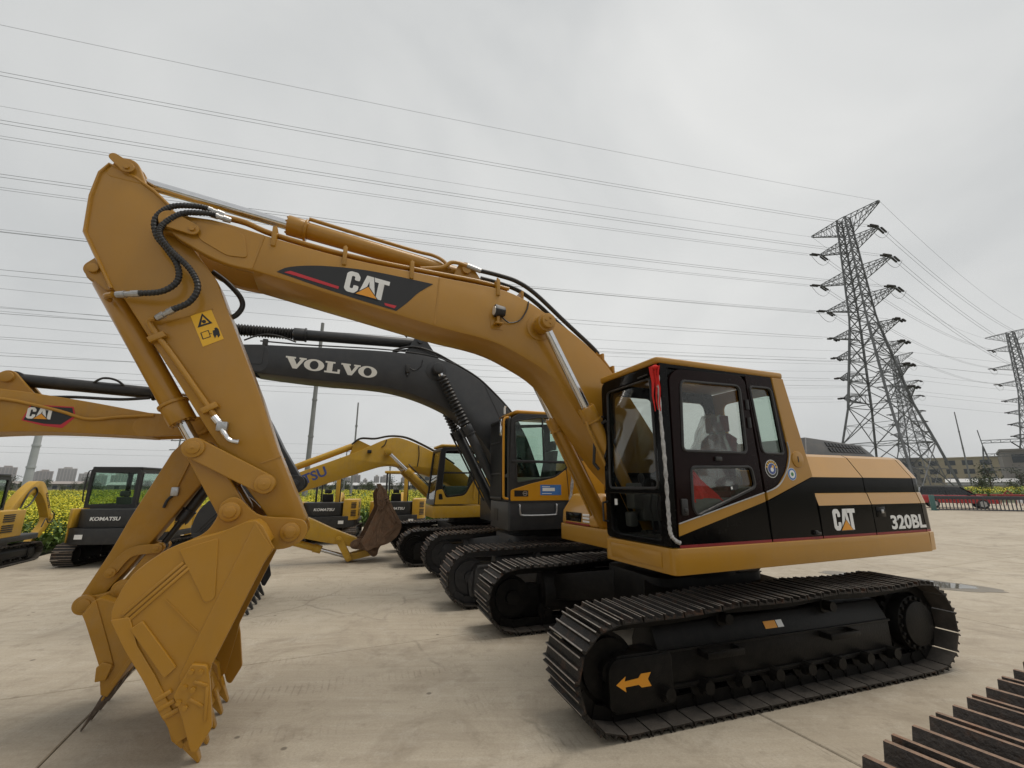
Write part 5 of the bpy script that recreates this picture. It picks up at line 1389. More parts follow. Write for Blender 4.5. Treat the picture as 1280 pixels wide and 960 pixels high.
        MB().tube(sm([(bx - .02, y0 - .02, zt - .05), (bx - .05, y0 + .03, zt - .12), (bx - .05, y0 + .03, z(1.5)), (bx - .02, y0 - .02, z(1.42))], 4), .014, 6).build('handrail', RUB, r)
        simple_seat(r, -.1 * k, (y0 + y1) / 2, z(.95), .85 * k)
    if boom:
        pts_t = [(.75, 1.0), (1.25, 1.62), (1.75, 2.02), (2.05, 2.10), (2.35, 1.98), (2.75, 1.45), (3.02, 1.05)]
        pts_b = [(2.90, .95), (2.55, 1.42), (2.2, 1.72), (1.95, 1.78), (1.65, 1.65), (1.25, 1.28), (.92, .9)]
        S_ = lambda q: [(p[0] * k, p[1] * k) for p in q]
        bo = MB().prism(S_(sm(pts_t, 4) + sm(pts_b, 4)), -.11 * k, .11 * k).build('boom', YELK, r, bev=.01, rz=swing)
        text('letters', 'KOMATSU', DECBLK, bo, (2.43 * k, -.1115 * k, 1.72 * k), (.58, 0, -.81), (.81, 0, .58), .10 * k, .55 * k, bold=.03)
        P_, D_ = (2.98 * k, 1.0 * k), (2.25 * k, .18 * k)
        sk_ = MB().prism(S_([(3.16, 1.12), (3.10, .88), (2.9, .62), (2.40, .16), (2.22, .12), (2.15, .25), (2.45, .52), (2.78, .82), (2.88, 1.08)]), -.085 * k, .085 * k).build('stick', YELK, r, bev=.01, rz=swing)
        MB().pin(P_, -.14 * k, .14 * k, .06 * k, 16).build('pivot_pin', YELK, sk_)
        cylinder(r, (2.98 * k, .72 * k), (2.45 * k, .12 * k), .6, .04 * k, .024 * k, RUB, CHR, eye=.045 * k)
        hose(bo, [(p[0] * k, -.13 * k, p[1] * k) for p in ((1.35, 1.35), (1.55, 1.75), (1.80, 1.92), (1.95, 1.75), (1.75, 1.45), (1.55, 1.35))], .018)
        hose(bo, [(p[0] * k, -.13 * k, p[1] * k) for p in ((2.92, 1.2), (3.1, 1.08), (3.05, .88), (2.85, .86), (2.7, .98), (2.55, .75))], .014)
    else:
        bo = MB().prism([(p[0] * k, p[1] * k) for p in sm([(.75, .8), (1.3, 1.35), (1.9, 1.55), (2.5, 1.3), (2.45, 1.18), (1.9, 1.35), (1.4, 1.12), (.95, .7)], 3, True)], -.11 * k, .11 * k).build('boom', YELK, r, bev=.01)
        MB().prism([(p[0] * k, p[1] * k) for p in ((2.5, 1.4), (2.6, 1.3), (2.3, .25), (2.15, .25), (2.35, 1.25))], -.09 * k, .09 * k).build('stick', YELK, r, bev=.01)
        MB().prism([(p[0] * k, p[1] * k) for p in sm([(2.15, .32), (2.35, .30), (2.45, .12), (2.25, .015), (2.05, .015), (2.1, .06), (2.25, .1)], 3, True)], -.3 * k, .3 * k).build('bucket', YELK, r, bev=.01)
    if boom: return r
    bl = MB().box(1.22 * k, 1.30 * k, -hw, hw, .10 * k, .42 * k).box(.9 * k, 1.25 * k, -.4 * k, -.3 * k, .16 * k, .28 * k).box(.9 * k, 1.25 * k, .3 * k, .4 * k, .16 * k, .28 * k)
    bl.build('dozer_blade', YELK, r, bev=.015)
    return r
# ---------------------------------------------------------------- yard: concrete slabs on a base, joints open between them
import numpy as np
YA = math.atan2(.403, .915)
U, V = Vector((math.cos(YA), math.sin(YA), 0)), Vector((-math.sin(YA), math.cos(YA), 0))

def concrete():
    m = bpy.data.materials.new('worn_concrete'); m.use_nodes = True
    nt = m.node_tree; N, L = nt.nodes, nt.links
    b = N['Principled BSDF']
    pos = N.new('ShaderNodeNewGeometry').outputs['Position']
    def mapped(rot, sc, loc=(0, 0, 0)):
        q = N.new('ShaderNodeMapping'); q.vector_type = 'TEXTURE' if False else 'POINT'
        q.inputs['Rotation'].default_value = (0, 0, rot); q.inputs['Scale'].default_value = sc; q.inputs['Location'].default_value = loc
        L.new(pos, q.inputs['Vector']); return q.outputs[0]
    def noise_(vec, sc, det=6, ro=.6, dist=0):
        n = N.new('ShaderNodeTexNoise'); n.inputs['Scale'].default_value = sc; n.inputs['Detail'].default_value = det
        n.inputs['Roughness'].default_value = ro; n.inputs['Distortion'].default_value = dist
        L.new(vec, n.inputs['Vector']); return n.outputs['Fac']
    def rng(f, a, b_, c=0., d=1.):
        r_ = N.new('ShaderNodeMapRange'); r_.inputs['From Min'].default_value = a; r_.inputs['From Max'].default_value = b_
        r_.inputs['To Min'].default_value = c; r_.inputs['To Max'].default_value = d
        L.new(f, r_.inputs['Value']); return r_.outputs[0]
    def mul(a, b_):
        n = N.new('ShaderNodeMath'); n.operation = 'MULTIPLY'
        for i, x in enumerate((a, b_)):
            if isinstance(x, (int, float)): n.inputs[i].default_value = x
            else: L.new(x, n.inputs[i])
        return n.outputs[0]
    def mixc(f, a, c):
        n = N.new('ShaderNodeMix'); n.data_type = 'RGBA'
        L.new(f, n.inputs['Factor'])
        for k, x in (('A', a), ('B', c)):
            if isinstance(x, tuple): n.inputs[k].default_value = (*x, 1)
            else: L.new(x, n.inputs[k])
        return n.outputs['Result']
    c = mixc(rng(noise_(pos, .35, 5), .3, .7), (.375, .320, .243), (.52, .46, .365))
    oi = N.new('ShaderNodeObjectInfo').outputs['Random']
    c = mixc(rng(oi, 0, 1, 0, .38), c, (.29, .243, .183))
    streak = noise_(mapped(-YA, (.35, 5, 1)), 1.6, 7, .65)
    c = mixc(rng(streak, .48, .72, 0, .36), c, (.235, .195, .145))
    c = mixc(rng(noise_(mapped(-YA - .5, (.5, 6, 1)), 2.3, 6, .6), .54, .74, 0, .32), c, (.56, .51, .43))
    c = mixc(rng(noise_(pos, 1.1, 9, .72, .9), .50, .72, 0, .68), c, (.20, .16, .115))
    c = mixc(rng(noise_(pos, 5.0, 10, .75), .54, .74, 0, .62), c, (.17, .138, .10))
    c = mixc(rng(noise_(pos, 2.2, 10, .75, .4), .52, .70, 0, .45), c, (.58, .53, .445))
    vs_ = N.new('ShaderNodeTexVoronoi'); vs_.inputs['Scale'].default_value = 2.1; L.new(pos, vs_.inputs['Vector'])
    c = mixc(rng(vs_.outputs['Distance'], .035, .06, .75, 0), c, (.07, .055, .04))
    c = mixc(rng(noise_(pos, 55, 6, .8), .38, .68, 0, .45), c, (.24, .205, .155))
    # grouser prints left by tracks: short parallel dashes in patches
    wv = N.new('ShaderNodeTexWave'); wv.wave_type = 'BANDS'; wv.bands_direction = 'X'
    wv.inputs['Scale'].default_value = 5.2; wv.inputs['Distortion'].default_value = 1.2; wv.inputs['Detail'].default_value = 2
    L.new(mapped(-YA + .1, (1, 1, 1)), wv.inputs['Vector'])
    rows = N.new('ShaderNodeTexWave'); rows.wave_type = 'BANDS'; rows.bands_direction = 'Y'
    rows.inputs['Scale'].default_value = .42; rows.inputs['Distortion'].default_value = 1.5
    L.new(mapped(-YA + .1, (1, 1, 1)), rows.inputs['Vector'])
    pm = mul(mul(rng(wv.outputs['Fac'], .80, .97), rng(rows.outputs['Fac'], .70, .85)), rng(noise_(pos, .8, 3), .50, .60))
    c = mixc(mul(mul(pm, .45), rng(noise_(pos, 9, 3), .35, .6)), c, (.18, .145, .11))
    # hairline cracks
    vo = N.new('ShaderNodeTexVoronoi'); vo.feature = 'DISTANCE_TO_EDGE'; vo.inputs['Scale'].default_value = .30
    wob = N.new('ShaderNodeMix'); wob.data_type = 'VECTOR'; wob.inputs['Factor'].default_value = .35
    nn = N.new('ShaderNodeTexNoise'); nn.inputs['Scale'].default_value = 1.1; nn.inputs['Detail'].default_value = 7
    L.new(pos, nn.inputs['Vector']); L.new(pos, wob.inputs['A']); L.new(nn.outputs['Color'], wob.inputs['B'])
    L.new(wob.outputs['Result'], vo.inputs['Vector'])
    cr = mul(rng(vo.outputs['Distance'], .0, .006, 1, 0), rng(noise_(pos, .5, 3), .48, .55))
    c = mixc(mul(cr, .38), c, (.12, .10, .075))
    L.new(c, b.inputs['Base Color'])
    L.new(rng(noise_(pos, 1.7, 5), .3, .7, .66, .9), b.inputs['Roughness'])
    bp = N.new('ShaderNodeBump'); bp.inputs['Strength'].default_value = .35; bp.inputs['Distance'].default_value = .012
    ad = N.new('ShaderNodeMath'); ad.operation = 'ADD'
    L.new(noise_(pos, 30, 8, .7), ad.inputs[0]); L.new(mul(streak, .8), ad.inputs[1])
    L.new(ad.outputs[0], bp.inputs['Height']); L.new(bp.outputs[0], b.inputs['Normal'])
    return m

CONC = concrete()
SOIL = mat('field_soil', (.085, .085, .04), .95, c2=(.05, .06, .022), scale=.2, world_space=True, bump=.3, bscale=3)
terrain = MB().add([(-4000, -4000, -.09), (4000, -4000, -.09), (4000, 4000, -.09), (-4000, 4000, -.09)], [(0, 1, 2, 3)]).build('ground', SOIL)
tag(terrain, 'flat open ground reaching the horizon', None, None, 'structure')

base = MB()
u0, v0, du, dv = -1.52, 5.72, 5.0, 5.2
cells = []
for i in range(-6, 14):
    for j in range(-4, 7):
        uc, vc = u0 + (i + .5) * du, v0 + (j + .5) * dv
        if vc < 15 or (uc > -5.5 and vc < 21) or (uc > 9 and vc < 41):
            cells.append((uc, vc))
            p = U * uc + V * vc
            o = len(base.v)
            q = [p + U * (sx * du / 2) + V * (sy * dv / 2) for sx, sy in ((-1, -1), (1, -1), (1, 1), (-1, 1))]
            base.add([(k.x, k.y, -.035) for k in q], [(0, 1, 2, 3)])
pave = base.build('pavement', mat('joint_dirt', (.07, .058, .042), .95, world_space=True))
tag(pave, 'concrete yard of large cast slabs', None, None, 'structure')
sl = MB().box(-du / 2 + .006, du / 2 - .006, -dv / 2 + .006, dv / 2 - .006, -.15, 0).mesh('concrete_slab', CONC, 30, .008, 1)
for uc, vc in cells:
    p = U * uc + V * vc
    o = link('concrete_slab', sl, pave)
    o.location = (p.x, p.y, random.uniform(-.003, 0))
    o.rotation_euler = (0, 0, YA)

# puddle
PUD = mat('puddle_water', (.10, .09, .07), .03, var=.1, spec=.7)
pc = Vector((7.66, 9.10, 0))
e1 = Vector((.78, -.62, 0)); e2 = Vector((.62, .78, 0))
ring = []
for k in range(56):
    a = 2 * math.pi * k / 56
    rr = 1 + .16 * noise.noise(Vector((math.cos(a) * 1.6, math.sin(a) * 1.6, 3.1))) + .07 * noise.noise(Vector((math.cos(a) * 5, math.sin(a) * 5, 7)))
    p = pc + e1 * (1.05 * rr * math.cos(a)) + e2 * (.36 * rr * math.sin(a))
    ring.append((p.x, p.y))
wet = [(pc.x + (x - pc.x) * 1.28, pc.y + (y - pc.y) * 1.4) for x, y in ring]
wp_ = MB().zprism(wet, -.004, .0015).build('wet_patch', mat('wet_concrete', (.17, .145, .11), .45, var=.2, scale=3, world_space=True))
tag(wp_, 'damp darker concrete round the rain puddle', None, None, 'structure')
pud = MB().zprism(ring, -.002, .004).build('puddle', PUD)
tag(pud, 'shallow rain puddle on the concrete mirroring the sky', None, None, 'structure')

# ---------------------------------------------------------------- flowering field (countless plants)
def field():
    rng_ = np.random.default_rng(3)
    vs, fs, ms = [], [], []
    def quad(a, b, c, d, m):
        o = len(vs); vs.extend((a, b, c, d)); fs.append((o, o + 1, o + 2, o + 3)); ms.append(m)
    def plant(x, y, h, s, nfl, nl, ls=1.0):
        for k in range(nl):
            an = rng_.uniform(0, 6.28); c, d = math.cos(an), math.sin(an)
            z0 = rng_.uniform(0, h * .6); l = s * ls * rng_.uniform(.12, .26); w = l * .28
            x1, y1, z1 = x + c * l, y + d * l, z0 + l * rng_.uniform(.3, 1.3)
            quad((x, y, z0), (x + c * l * .5 - d * w, y + d * l * .5 + c * w, (z0 + z1) / 2), (x1, y1, z1), (x + c * l * .5 + d * w, y + d * l * .5 - c * w, (z0 + z1) / 2), 0)
        quad((x - .006 * s, y, 0), (x + .006 * s, y, 0), (x + .004 * s, y, h), (x - .004 * s, y, h), 0)
        quad((x, y - .006 * s, 0), (x, y + .006 * s, 0), (x, y + .004 * s, h), (x, y - .004 * s, h), 0)
        for k in range(nfl):
            fx, fy, fz = x + rng_.normal(0, .07 * s), y + rng_.normal(0, .07 * s), h - abs(rng_.normal(0, .11 * s)) + .03
            r_ = .024 * s * rng_.uniform(.7, 1.3); t = rng_.uniform(-.8, .8); q = rng_.uniform(0, 6.28)
            c, d = math.cos(q) * r_, math.sin(q) * r_
            quad((fx - c, fy - d, fz - r_ * t), (fx + d, fy - c, fz - r_ * .3), (fx + c, fy + d, fz + r_ * t), (fx - d, fy + c, fz + r_ * .5), 1 if rng_.random() < .8 else 2)
    def uv_ok(x, y):
        u, v = x * U.x + y * U.y, x * V.x + y * V.y
        if u < -6.4: return v > 16.6
        if u < 8.4: return v > 22.0
        return v > 44
    n = 0
    while n < 11000:                                   # near rows
        x, y = rng_.uniform(-34, 2), rng_.uniform(12.5, 31)
        if uv_ok(x, y) and abs(x / y) < 1.45:
            e = (x * V.x + y * V.y) - (16.6 if x * U.x + y * U.y < -6.4 else 22.0)
            h = rng_.uniform(.75, 1.12) * min(1, .45 + e * .35)
            plant(x, y, h, 1.0, 10 if e > .8 else 2, 8); n += 1
    n = 0
    while n < 6000:                                   # farther, larger clumps
        x, y = rng_.uniform(-85, 10), rng_.uniform(30, 85)
        if uv_ok(x, y) and abs(x / y) < 1.4:
            plant(x, y, rng_.uniform(.8, 1.15), 1.9, 12, 4); n += 1
    n = 0
    while n < 1200:                                   # patch beyond the cars
        x, y = rng_.uniform(62, 120), rng_.uniform(58, 95)
        if x / y > 1.02:
            plant(x, y, rng_.uniform(1.0, 1.7), 3.0, 8, 4); n += 1
    me = bpy.data.meshes.new('rapeseed_field')
    me.from_pydata(vs, [], fs)
    for m in (mat('rape_leaf', (.13, .20, .035), .7, c2=(.07, .13, .022), scale=1.2, world_space=True), mat('rape_flower', (.72, .60, .02), .7, c2=(.52, .50, .02), scale=2, world_space=True), mat('rape_bud', (.30, .36, .03), .7, world_space=True)):
        me.materials.append(m)
    me.polygons.foreach_set('material_index', ms)
    return tag(link('rapeseed_field', me), 'field of yellow flowering rapeseed behind the yard', 'crop field', None, 'stuff')
field()

# ---------------------------------------------------------------- trees
BARK = mat('bark', (.09, .07, .05), .9, var=.3, scale=3, bump=.5, bscale=20)
LEAF = mat('spring_leaf', (.070, .095, .030), .75, c2=(.030, .045, .016), scale=1.0)
LEAF2 = mat('dark_leaf', (.040, .060, .026), .75, c2=(.018, .030, .013), scale=1.0)
def tree_meshes(seed, h, cw, leaf, nl, ls):
    rn = random.Random(seed)
    tr = MB()
    tr.tube([(0, 0, -.1), (rn.uniform(-.1, .1), .05, h * .3), (rn.uniform(-.2, .2), 0, h * .62), (0, 0, h * .85)], [.035 * h * .8, .028 * h * .8, .017 * h, .004 * h], 8)
    tips = []
    for k in range(13):
        z0 = h * rn.uniform(.25, .7); an = rn.uniform(0, 6.28); l = cw * rn.uniform(.5, 1.0)
        q = (math.cos(an) * l, math.sin(an) * l, z0 + h * rn.uniform(.1, .3))
        tr.tube([(0, 0, z0), (q[0] * .5, q[1] * .5, z0 + (q[2] - z0) * .65), q], [.012 * h, .008 * h, .002 * h], 5)
        tips.append(q); tips.append((q[0] * .55, q[1] * .55, q[2] + .04 * h))
    tips.append((0, 0, h * .93)); tips.append((0, 0, h * .8))
    lf = MB()
    for k in range(nl):
        c = rn.choice(tips)
        s = .17 * h
        p = Vector((c[0] + rn.gauss(0, s * .55), c[1] + rn.gauss(0, s * .55), c[2] + rn.gauss(0, s * .42)))
        a = Vector((rn.uniform(-1, 1), rn.uniform(-1, 1), rn.uniform(-.6, .6))).normalized() * ls * rn.uniform(.6, 1.3)
        b = a.cross(Vector((rn.uniform(-1, 1), rn.uniform(-1, 1), rn.uniform(-1, 1)))).normalized() * ls * rn.uniform(.35, .7)
        lf.add([p - a, p + b, p + a, p - b], [(0, 1, 2, 3)])
    return tr.mesh('trunk', BARK), lf.mesh('crown', leaf, 180)
TM = [tree_meshes(11, 6.5, 2.2, LEAF, 650, .26), tree_meshes(12, 7.5, 2.4, LEAF2, 800, .26), tree_meshes(13, 5.2, 2.4, LEAF, 520, .22), tree_meshes(14, 8.0, 2.0, LEAF2, 380, .26)]
def tree(x, y, k, s, label, group):
    r = empty('tree', (x, y, -.08), random.uniform(0, 6))
    r.scale = (s, s, s)
    link('trunk', TM[k][0], r); link('crown', TM[k][1], r)
    tag(r, label, 'tree', group)
KINDS = ['loose light green tree in the row beyond the rapeseed field', 'dense dark tree in the row beyond the rapeseed field', 'low spreading tree in the row beyond the rapeseed field', 'tall thin tree in the row beyond the rapeseed field']
rt = random.Random(5)
for i in range(104):
    x = -132 + i * 1.35 + rt.uniform(-1.2, 1.2)
    k = rt.randrange(4)
    tree(x, 92 + rt.uniform(-6, 14), k, rt.uniform(.30, .50), KINDS[k], 'trees beyond the rapeseed field ' + 'abcd'[k])
for i, (x, y, k, s) in enumerate(((108, 92, 1, .55), (101, 84, 2, .5), (92, 80, 3, .6), (86, 76, 2, .5), (80, 74, 3, .65), (118, 95, 2, .6), (74, 70, 0, .5), (98, 74, 2, .42), (89, 70, 0, .45))):
    tree(x, y, k, s, ['loose pale shrub tree near the pylon foot', 'dark dense bush tree near the pylon foot', 'low rounded bush by the pylon foot', 'thin bare sapling near the pylon foot'][k], 'scrub trees by the pylons ' + 'abcd'[k])

# ---------------------------------------------------------------- far town
TWR = [mat('tower_concrete', (.30, .27, .25), .9, var=.08, scale=.05), mat('tower_brown', (.24, .19, .17), .9, var=.08, scale=.05), mat('tower_pale', (.36, .33, .30), .9, var=.08, scale=.05)]
WIN = mat('far_window_glass', (.05, .06, .07), .15, var=.2, scale=.3)
def tower(x, y, w, d, h, m, rz, label, group):
    r = empty('apartment_tower', (x, y, 0), rz)
    tag(r, label, 'building', group)
    body = MB().box(-w / 2, w / 2, -d / 2, d / 2, -.1, h).build('tower_body', TWR[m], r)
    nb = max(3, int(w / 7))
    for k in range(nb):
        cx = -w / 2 + w * (k + .5) / nb
        b = MB()
        for fl in range(int(h / 3.2)):
            b.box(cx - w / nb * .42, cx + w / nb * .42, -d / 2 - 1.2, -d / 2 + .1, fl * 3.2 + .05, fl * 3.2 + 1.15)
        o = b.build('balcony_stack', TWR[m], r); o['kind'] = 'stuff'
        MB().box(cx - w / nb * .36, cx + w / nb * .36, -d / 2 - .06, -d / 2 + .2, 1, h - 1.5).build('window_band', WIN, r)
    MB().box(-w * .22, w * .22, -d * .25, d * .25, h, h + 4.5).build('roof_house', TWR[m], r)
TL = 'hazy high-rise apartment tower on the horizon'
for (x0, x1, h, m) in ((-1573, -1530, 55, 1), (-1520, -1470, 56, 0), (-1470, -1430, 44, 1), (-1426, -1380, 39, 0), (-1356, -1312, 35, 1), (-1300, -1268, 32, 0), (-1255, -1215, 36, 2), (-1640, -1590, 46, 0), (-1690, -1650, 40, 1)):
    tower((x0 + x1) / 2, 1400 + random.uniform(-60, 120), (x1 - x0) * .92, 18, h * 1.03, m, R(40 + random.uniform(-10, 10)) * 0 + R(44), 'hazy brown-grey apartment tower beyond the trees behind the compact diggers', 'apartment towers on the skyline')
for (x0, x1, h, m) in ((-680, -640, 20, 0), (-630, -600, 26, 2), (-590, -556, 22, 0), (-543, -508, 25, 0), (-500, -486, 20, 2), (-482, -455, 30, 1), (-452, -435, 29, 2), (-424, -391, 28, 0), (-385, -362, 21, 2), (-351, -338, 24, 1), (-325, -290, 19, 2), (-280, -240, 22, 0)):
    tower((x0 + x1) / 2, 1400 + random.uniform(-80, 150), (x1 - x0) * .95, 18, h * 1.08, m, R(15), 'small hazy apartment block on the skyline above the dark letters of the canopy diggers', 'small apartment blocks on the skyline')

CREAMW = mat('cream_render', (.40, .345, .245), .9, var=.06, scale=.2, streak=.15)
GREYW = mat('grey_wall', (.26, .245, .225), .9, var=.1, scale=.3, streak=.25)
WFR = mat('white_roof_sheet', (.5, .5, .5), .6)
def block(name, x, y, w, d, h, rz, m, rows, cols, label, z0=1.2, parapet=True):
    r = empty(name, (x, y, 0), rz)
    tag(r, label, 'building')
    wall = MB().box(-w / 2, w / 2, -d / 2, d / 2, -.1, h).build('wall', m, r)
    fh = (h - z0) / rows
    for i in range(rows):
        for j in range(cols):
            cx = -w / 2 + w * (j + .5) / cols; cz = z0 + fh * (i + .5)
            ww, wh = w / cols * .30, fh * .27
            f = MB().box(cx - ww - .1, cx + ww + .1, -d / 2 - .06, -d / 2 + .05, cz - wh - .1, cz + wh + .1).build('window_frame', GREYW, wall)
            MB().box(cx - ww, cx + ww, -d / 2 - .09, -d / 2, cz - wh, cz + wh).build('pane', WIN, wall)
    if parapet:
        MB().box(-w / 2 - .25, w / 2 + .25, -d / 2 - .25, d / 2 + .25, h, h + .5).build('parapet', m, r)
    return r
block('office_building', 176, 176, 62, 14, 12.0, R(-46), CREAMW, 3, 13, 'cream rendered office building with rows of windows behind the pylons', 2.2)
block('warehouse', 137, 112, 16, 20, 10.3, R(-46), GREYW, 1, 2, 'plain grey block of a building beside the second pylon', 6.5)
block('long_shed', 118, 172, 60, 14, 10.5, R(-40), GREYW, 2, 12, 'long grey shed with window strips behind the pylon legs', 3)
block('white_house', -30, 165, 12, 9, 5.4, R(10), CREAMW, 2, 4, 'small cream house beyond the rapeseed near the tree row', 1)
wl = MB()
wl.box(-34, 34, -.15, .15, -.1, 1.9)
w_o = wl.build('boundary_wall', GREYW)
w_o.location = (100, 98, 0); w_o.rotation_euler = (0, 0, R(-46))
tag(w_o, 'low grey boundary wall in front of the cream building', 'wall')
rf_ = MB().box(-7, 7, -3, 3, 0, 2.6).xprism([(-3.4, 2.6), (3.4, 2.6), (0, 3.5)], -7.3, 7.3).build('low_shed', [WFR]); rf_.location = (118, 110, 0); rf_.rotation_euler = (0, 0, R(-46))
tag(rf_, 'low shed with a pale sheet roof before the cream building', 'shed')

for k, (x, y, w, h, lab) in enumerate(((-98, 124, 22, 2.7, 'long pale-roofed shed beyond the rapeseed near the apartment towers'), (-130, 128, 16, 3.0, 'grey shed at the field edge behind the pale steel pole'), (-40, 128, 24, 2.6, 'pale-roofed shed beyond the field behind the black compact cab'), (-158, 135, 24, 3.2, 'wide grey shed far along the tree row'))):
    sh = empty('field_shed', (x, y, 0), R(20))
    tag(sh, lab, 'shed')
    MB().box(-w / 2, w / 2, -3, 3, -.1, h - .7).build('wall', GREYW, sh)
    MB().xprism([(-3.4, h - .72), (3.4, h - .72), (0, h)], -w / 2 - .3, w / 2 + .3).build('roof', WFR if k % 2 == 0 else TWR[0], sh)
    for j in range(5):
        MB().box(-w * .4 + j * w * .2 - .5, -w * .4 + j * w * .2 + .5, -3.05, -2.9, h * .3, h * .62).build('window', WIN, sh)
# ---------------------------------------------------------------- pylons
GALV = mat('galvanised_steel', (.15, .155, .16), .6, metal=.2, var=.15, scale=.5)
INSU = mat('brown_insulator', (.035, .030, .030), .35, var=.2)
CABLE = mat('cable', (.15, .155, .16), .6)
ARMS = [(55, 6.6, 2.2, 1), (50, 5.6, 1.9, 2), (43.3, 6.6, 1.9, 2), (37.3, 6.2, 1.9, 2), (31.2, 5.8, 1.5, 3), (27, 5.8, 1.5, 3), (22.8, 5.8, 1.5, 3), (18.7, 5.8, 1.5, 3)]
def hwid(z):
    pts = [(0, 6.4), (8, 5.0), (16.5, 3.35), (33, 1.5), (55, .8), (58, .7)]
    for (a, b), (c, d) in zip(pts, pts[1:]):
        if z <= c: return b + (d - b) * (z - a) / (c - a)
    return .7
def pylon_meshes(arms, top):
    lat = MB()
    lv = [0]
    while lv[-1] < top - 1:
        lv.append(min(top, lv[-1] + max(1.9, hwid(lv[-1]) * 1.45)))
    cn = lambda z: [(hwid(z) * a, hwid(z) * b, z) for a, b in ((1, 1), (-1, 1), (-1, -1), (1, -1))]
    for i in range(len(lv) - 1):
        A, B = cn(lv[i]), cn(lv[i + 1])
        for k in range(4):
            n = (k + 1) % 4
            lat.bar(A[k], B[k], .32 if lv[i] < 30 else .25)
            lat.bar(A[k], B[n], .13); lat.bar(A[n], B[k], .13)
            lat.bar(B[k], B[n], .12)
            if lv[i] < 16:
                mA = [(A[k][q] + A[n][q]) / 2 for q in range(3)]; mid = [(A[k][q] + B[n][q]) / 2 for q in range(3)]
                l1 = [(A[k][q] + B[k][q]) / 2 for q in range(3)]; l2 = [(A[n][q] + B[n][q]) / 2 for q in range(3)]
                lat.bar(l1, mid, .07); lat.bar(l2, mid, .07); lat.bar(l1, [(A[k][q] * .75 + B[n][q] * .25) for q in range(3)], .06); lat.bar(l2, [(A[n][q] * .75 + B[k][q] * .25) for q in range(3)], .06)
        if i % 2 == 0:
            lat.bar(B[0], B[2], .07); lat.bar(B[1], B[3], .07)
    lm = lat.mesh('lattice_body', GALV, 30)
    am = []
    for (z, reach, dep, kind) in arms:
        for sg in (1, -1):
            a = MB()
            tip = (sg * reach, 0, z)
            zl = z - dep if kind != 1 else z - 3.2
            zu = z + .15 if kind == 1 else z + .35
            h0, h1 = hwid(zl), hwid(zu)
            roots = [(sg * h0, h0, zl), (sg * h0, -h0, zl), (sg * h1, h1, zu), (sg * h1, -h1, zu)]
            t4 = [(tip[0], .18, tip[2] - .12), (tip[0], -.18, tip[2] - .12), (tip[0], .18, tip[2] + .12), (tip[0], -.18, tip[2] + .12)]
            for p, q in zip(roots, t4): a.bar(p, q, .12)
            ns = 5
            L_ = [[tuple(p[q] + (w[q] - p[q]) * s / ns for q in range(3)) for s in range(ns + 1)] for p, w in zip(roots, t4)]
            for s in range(ns):
                for (i_, j_) in ((0, 1), (2, 3), (0, 2), (1, 3)):
                    a.bar(L_[i_][s], L_[j_][s + 1], .06); a.bar(L_[j_][s], L_[i_][s], .06)
            am.append(a.mesh('cross_arm', GALV, 30))
    return lm, am
LM, AM = pylon_meshes(ARMS, 55.2)
EDIR = math.atan2(-.938, .347)
def pylon(x, y, s, label, rz=EDIR, arms=ARMS, ins=True, back=None):
    r = empty('lattice_pylon', (x, y, 0), rz)
    r.scale = (s, s, s)
    tag(r, label, 'pylon')
    link('lattice_body', LM, r)
    for m in AM: link('cross_arm', m, r)
    for (z, reach, dep, kind) in arms:
        if kind == 1: continue
        for sg in (1, -1):
            for d in (1, -1):
                # strings lie along the line: +Y local = towards the far left span, -Y = the other span
                dr = Vector((0, -d, -.10)).normalized() if d > 0 else (back or Vector((0, 1, -.12))).normalized()
                side = Vector((1, 0, 0)) - dr * dr.x
                side.normalize()
                st = MB()
                a = Vector((sg * reach, 0, z))
                for q in (-.22, .22):
                    st.tube([a, a + dr * .5 + side * q], .03, 4)
                    pts, rs = [], []
                    L0, L1 = .5, (2.9 if kind == 2 else 1.7)
                    for k in range(13):
                        pts.append(a + dr * (L0 + (L1 - L0) * k / 12) + side * q); rs.append(.20 if k % 2 else .13)
                    st.tube(pts, rs, 8)
                o = st.build('insulator', INSU, r, angle=20); o['kind'] = 'stuff'
            if kind == 2:
                j = [(sg * reach, y_, z - .3 - 2.0 * (1 - (y_ / 3.0) ** 2)) for y_ in [-3 + 6 * k / 10 for k in range(11)]]
                MB().tube(j, .035, 4).build('jumper', CABLE, r)
    return r
P1, P3, P2 = (68.2, 78.8), (178, 146), (132, 143)
bk = Vector((P3[0] - P1[0], P3[1] - P1[1], 0)).normalized()
bl = Matrix.Rotation(-EDIR, 3, 'Z') @ bk
pylon(*P1, 1.0, 'tall double-circuit lattice pylon rising behind the ochre hood', back=bl + Vector((0, 0, -.1)))
pylon(*P2, .82, 'lattice pylon seen through the legs of the tallest pylon', back=bl + Vector((0, 0, -.1)))
pylon(*P3, 1.0, 'lattice pylon beyond the grey warehouse block', back=bl + Vector((0, 0, -.1)))

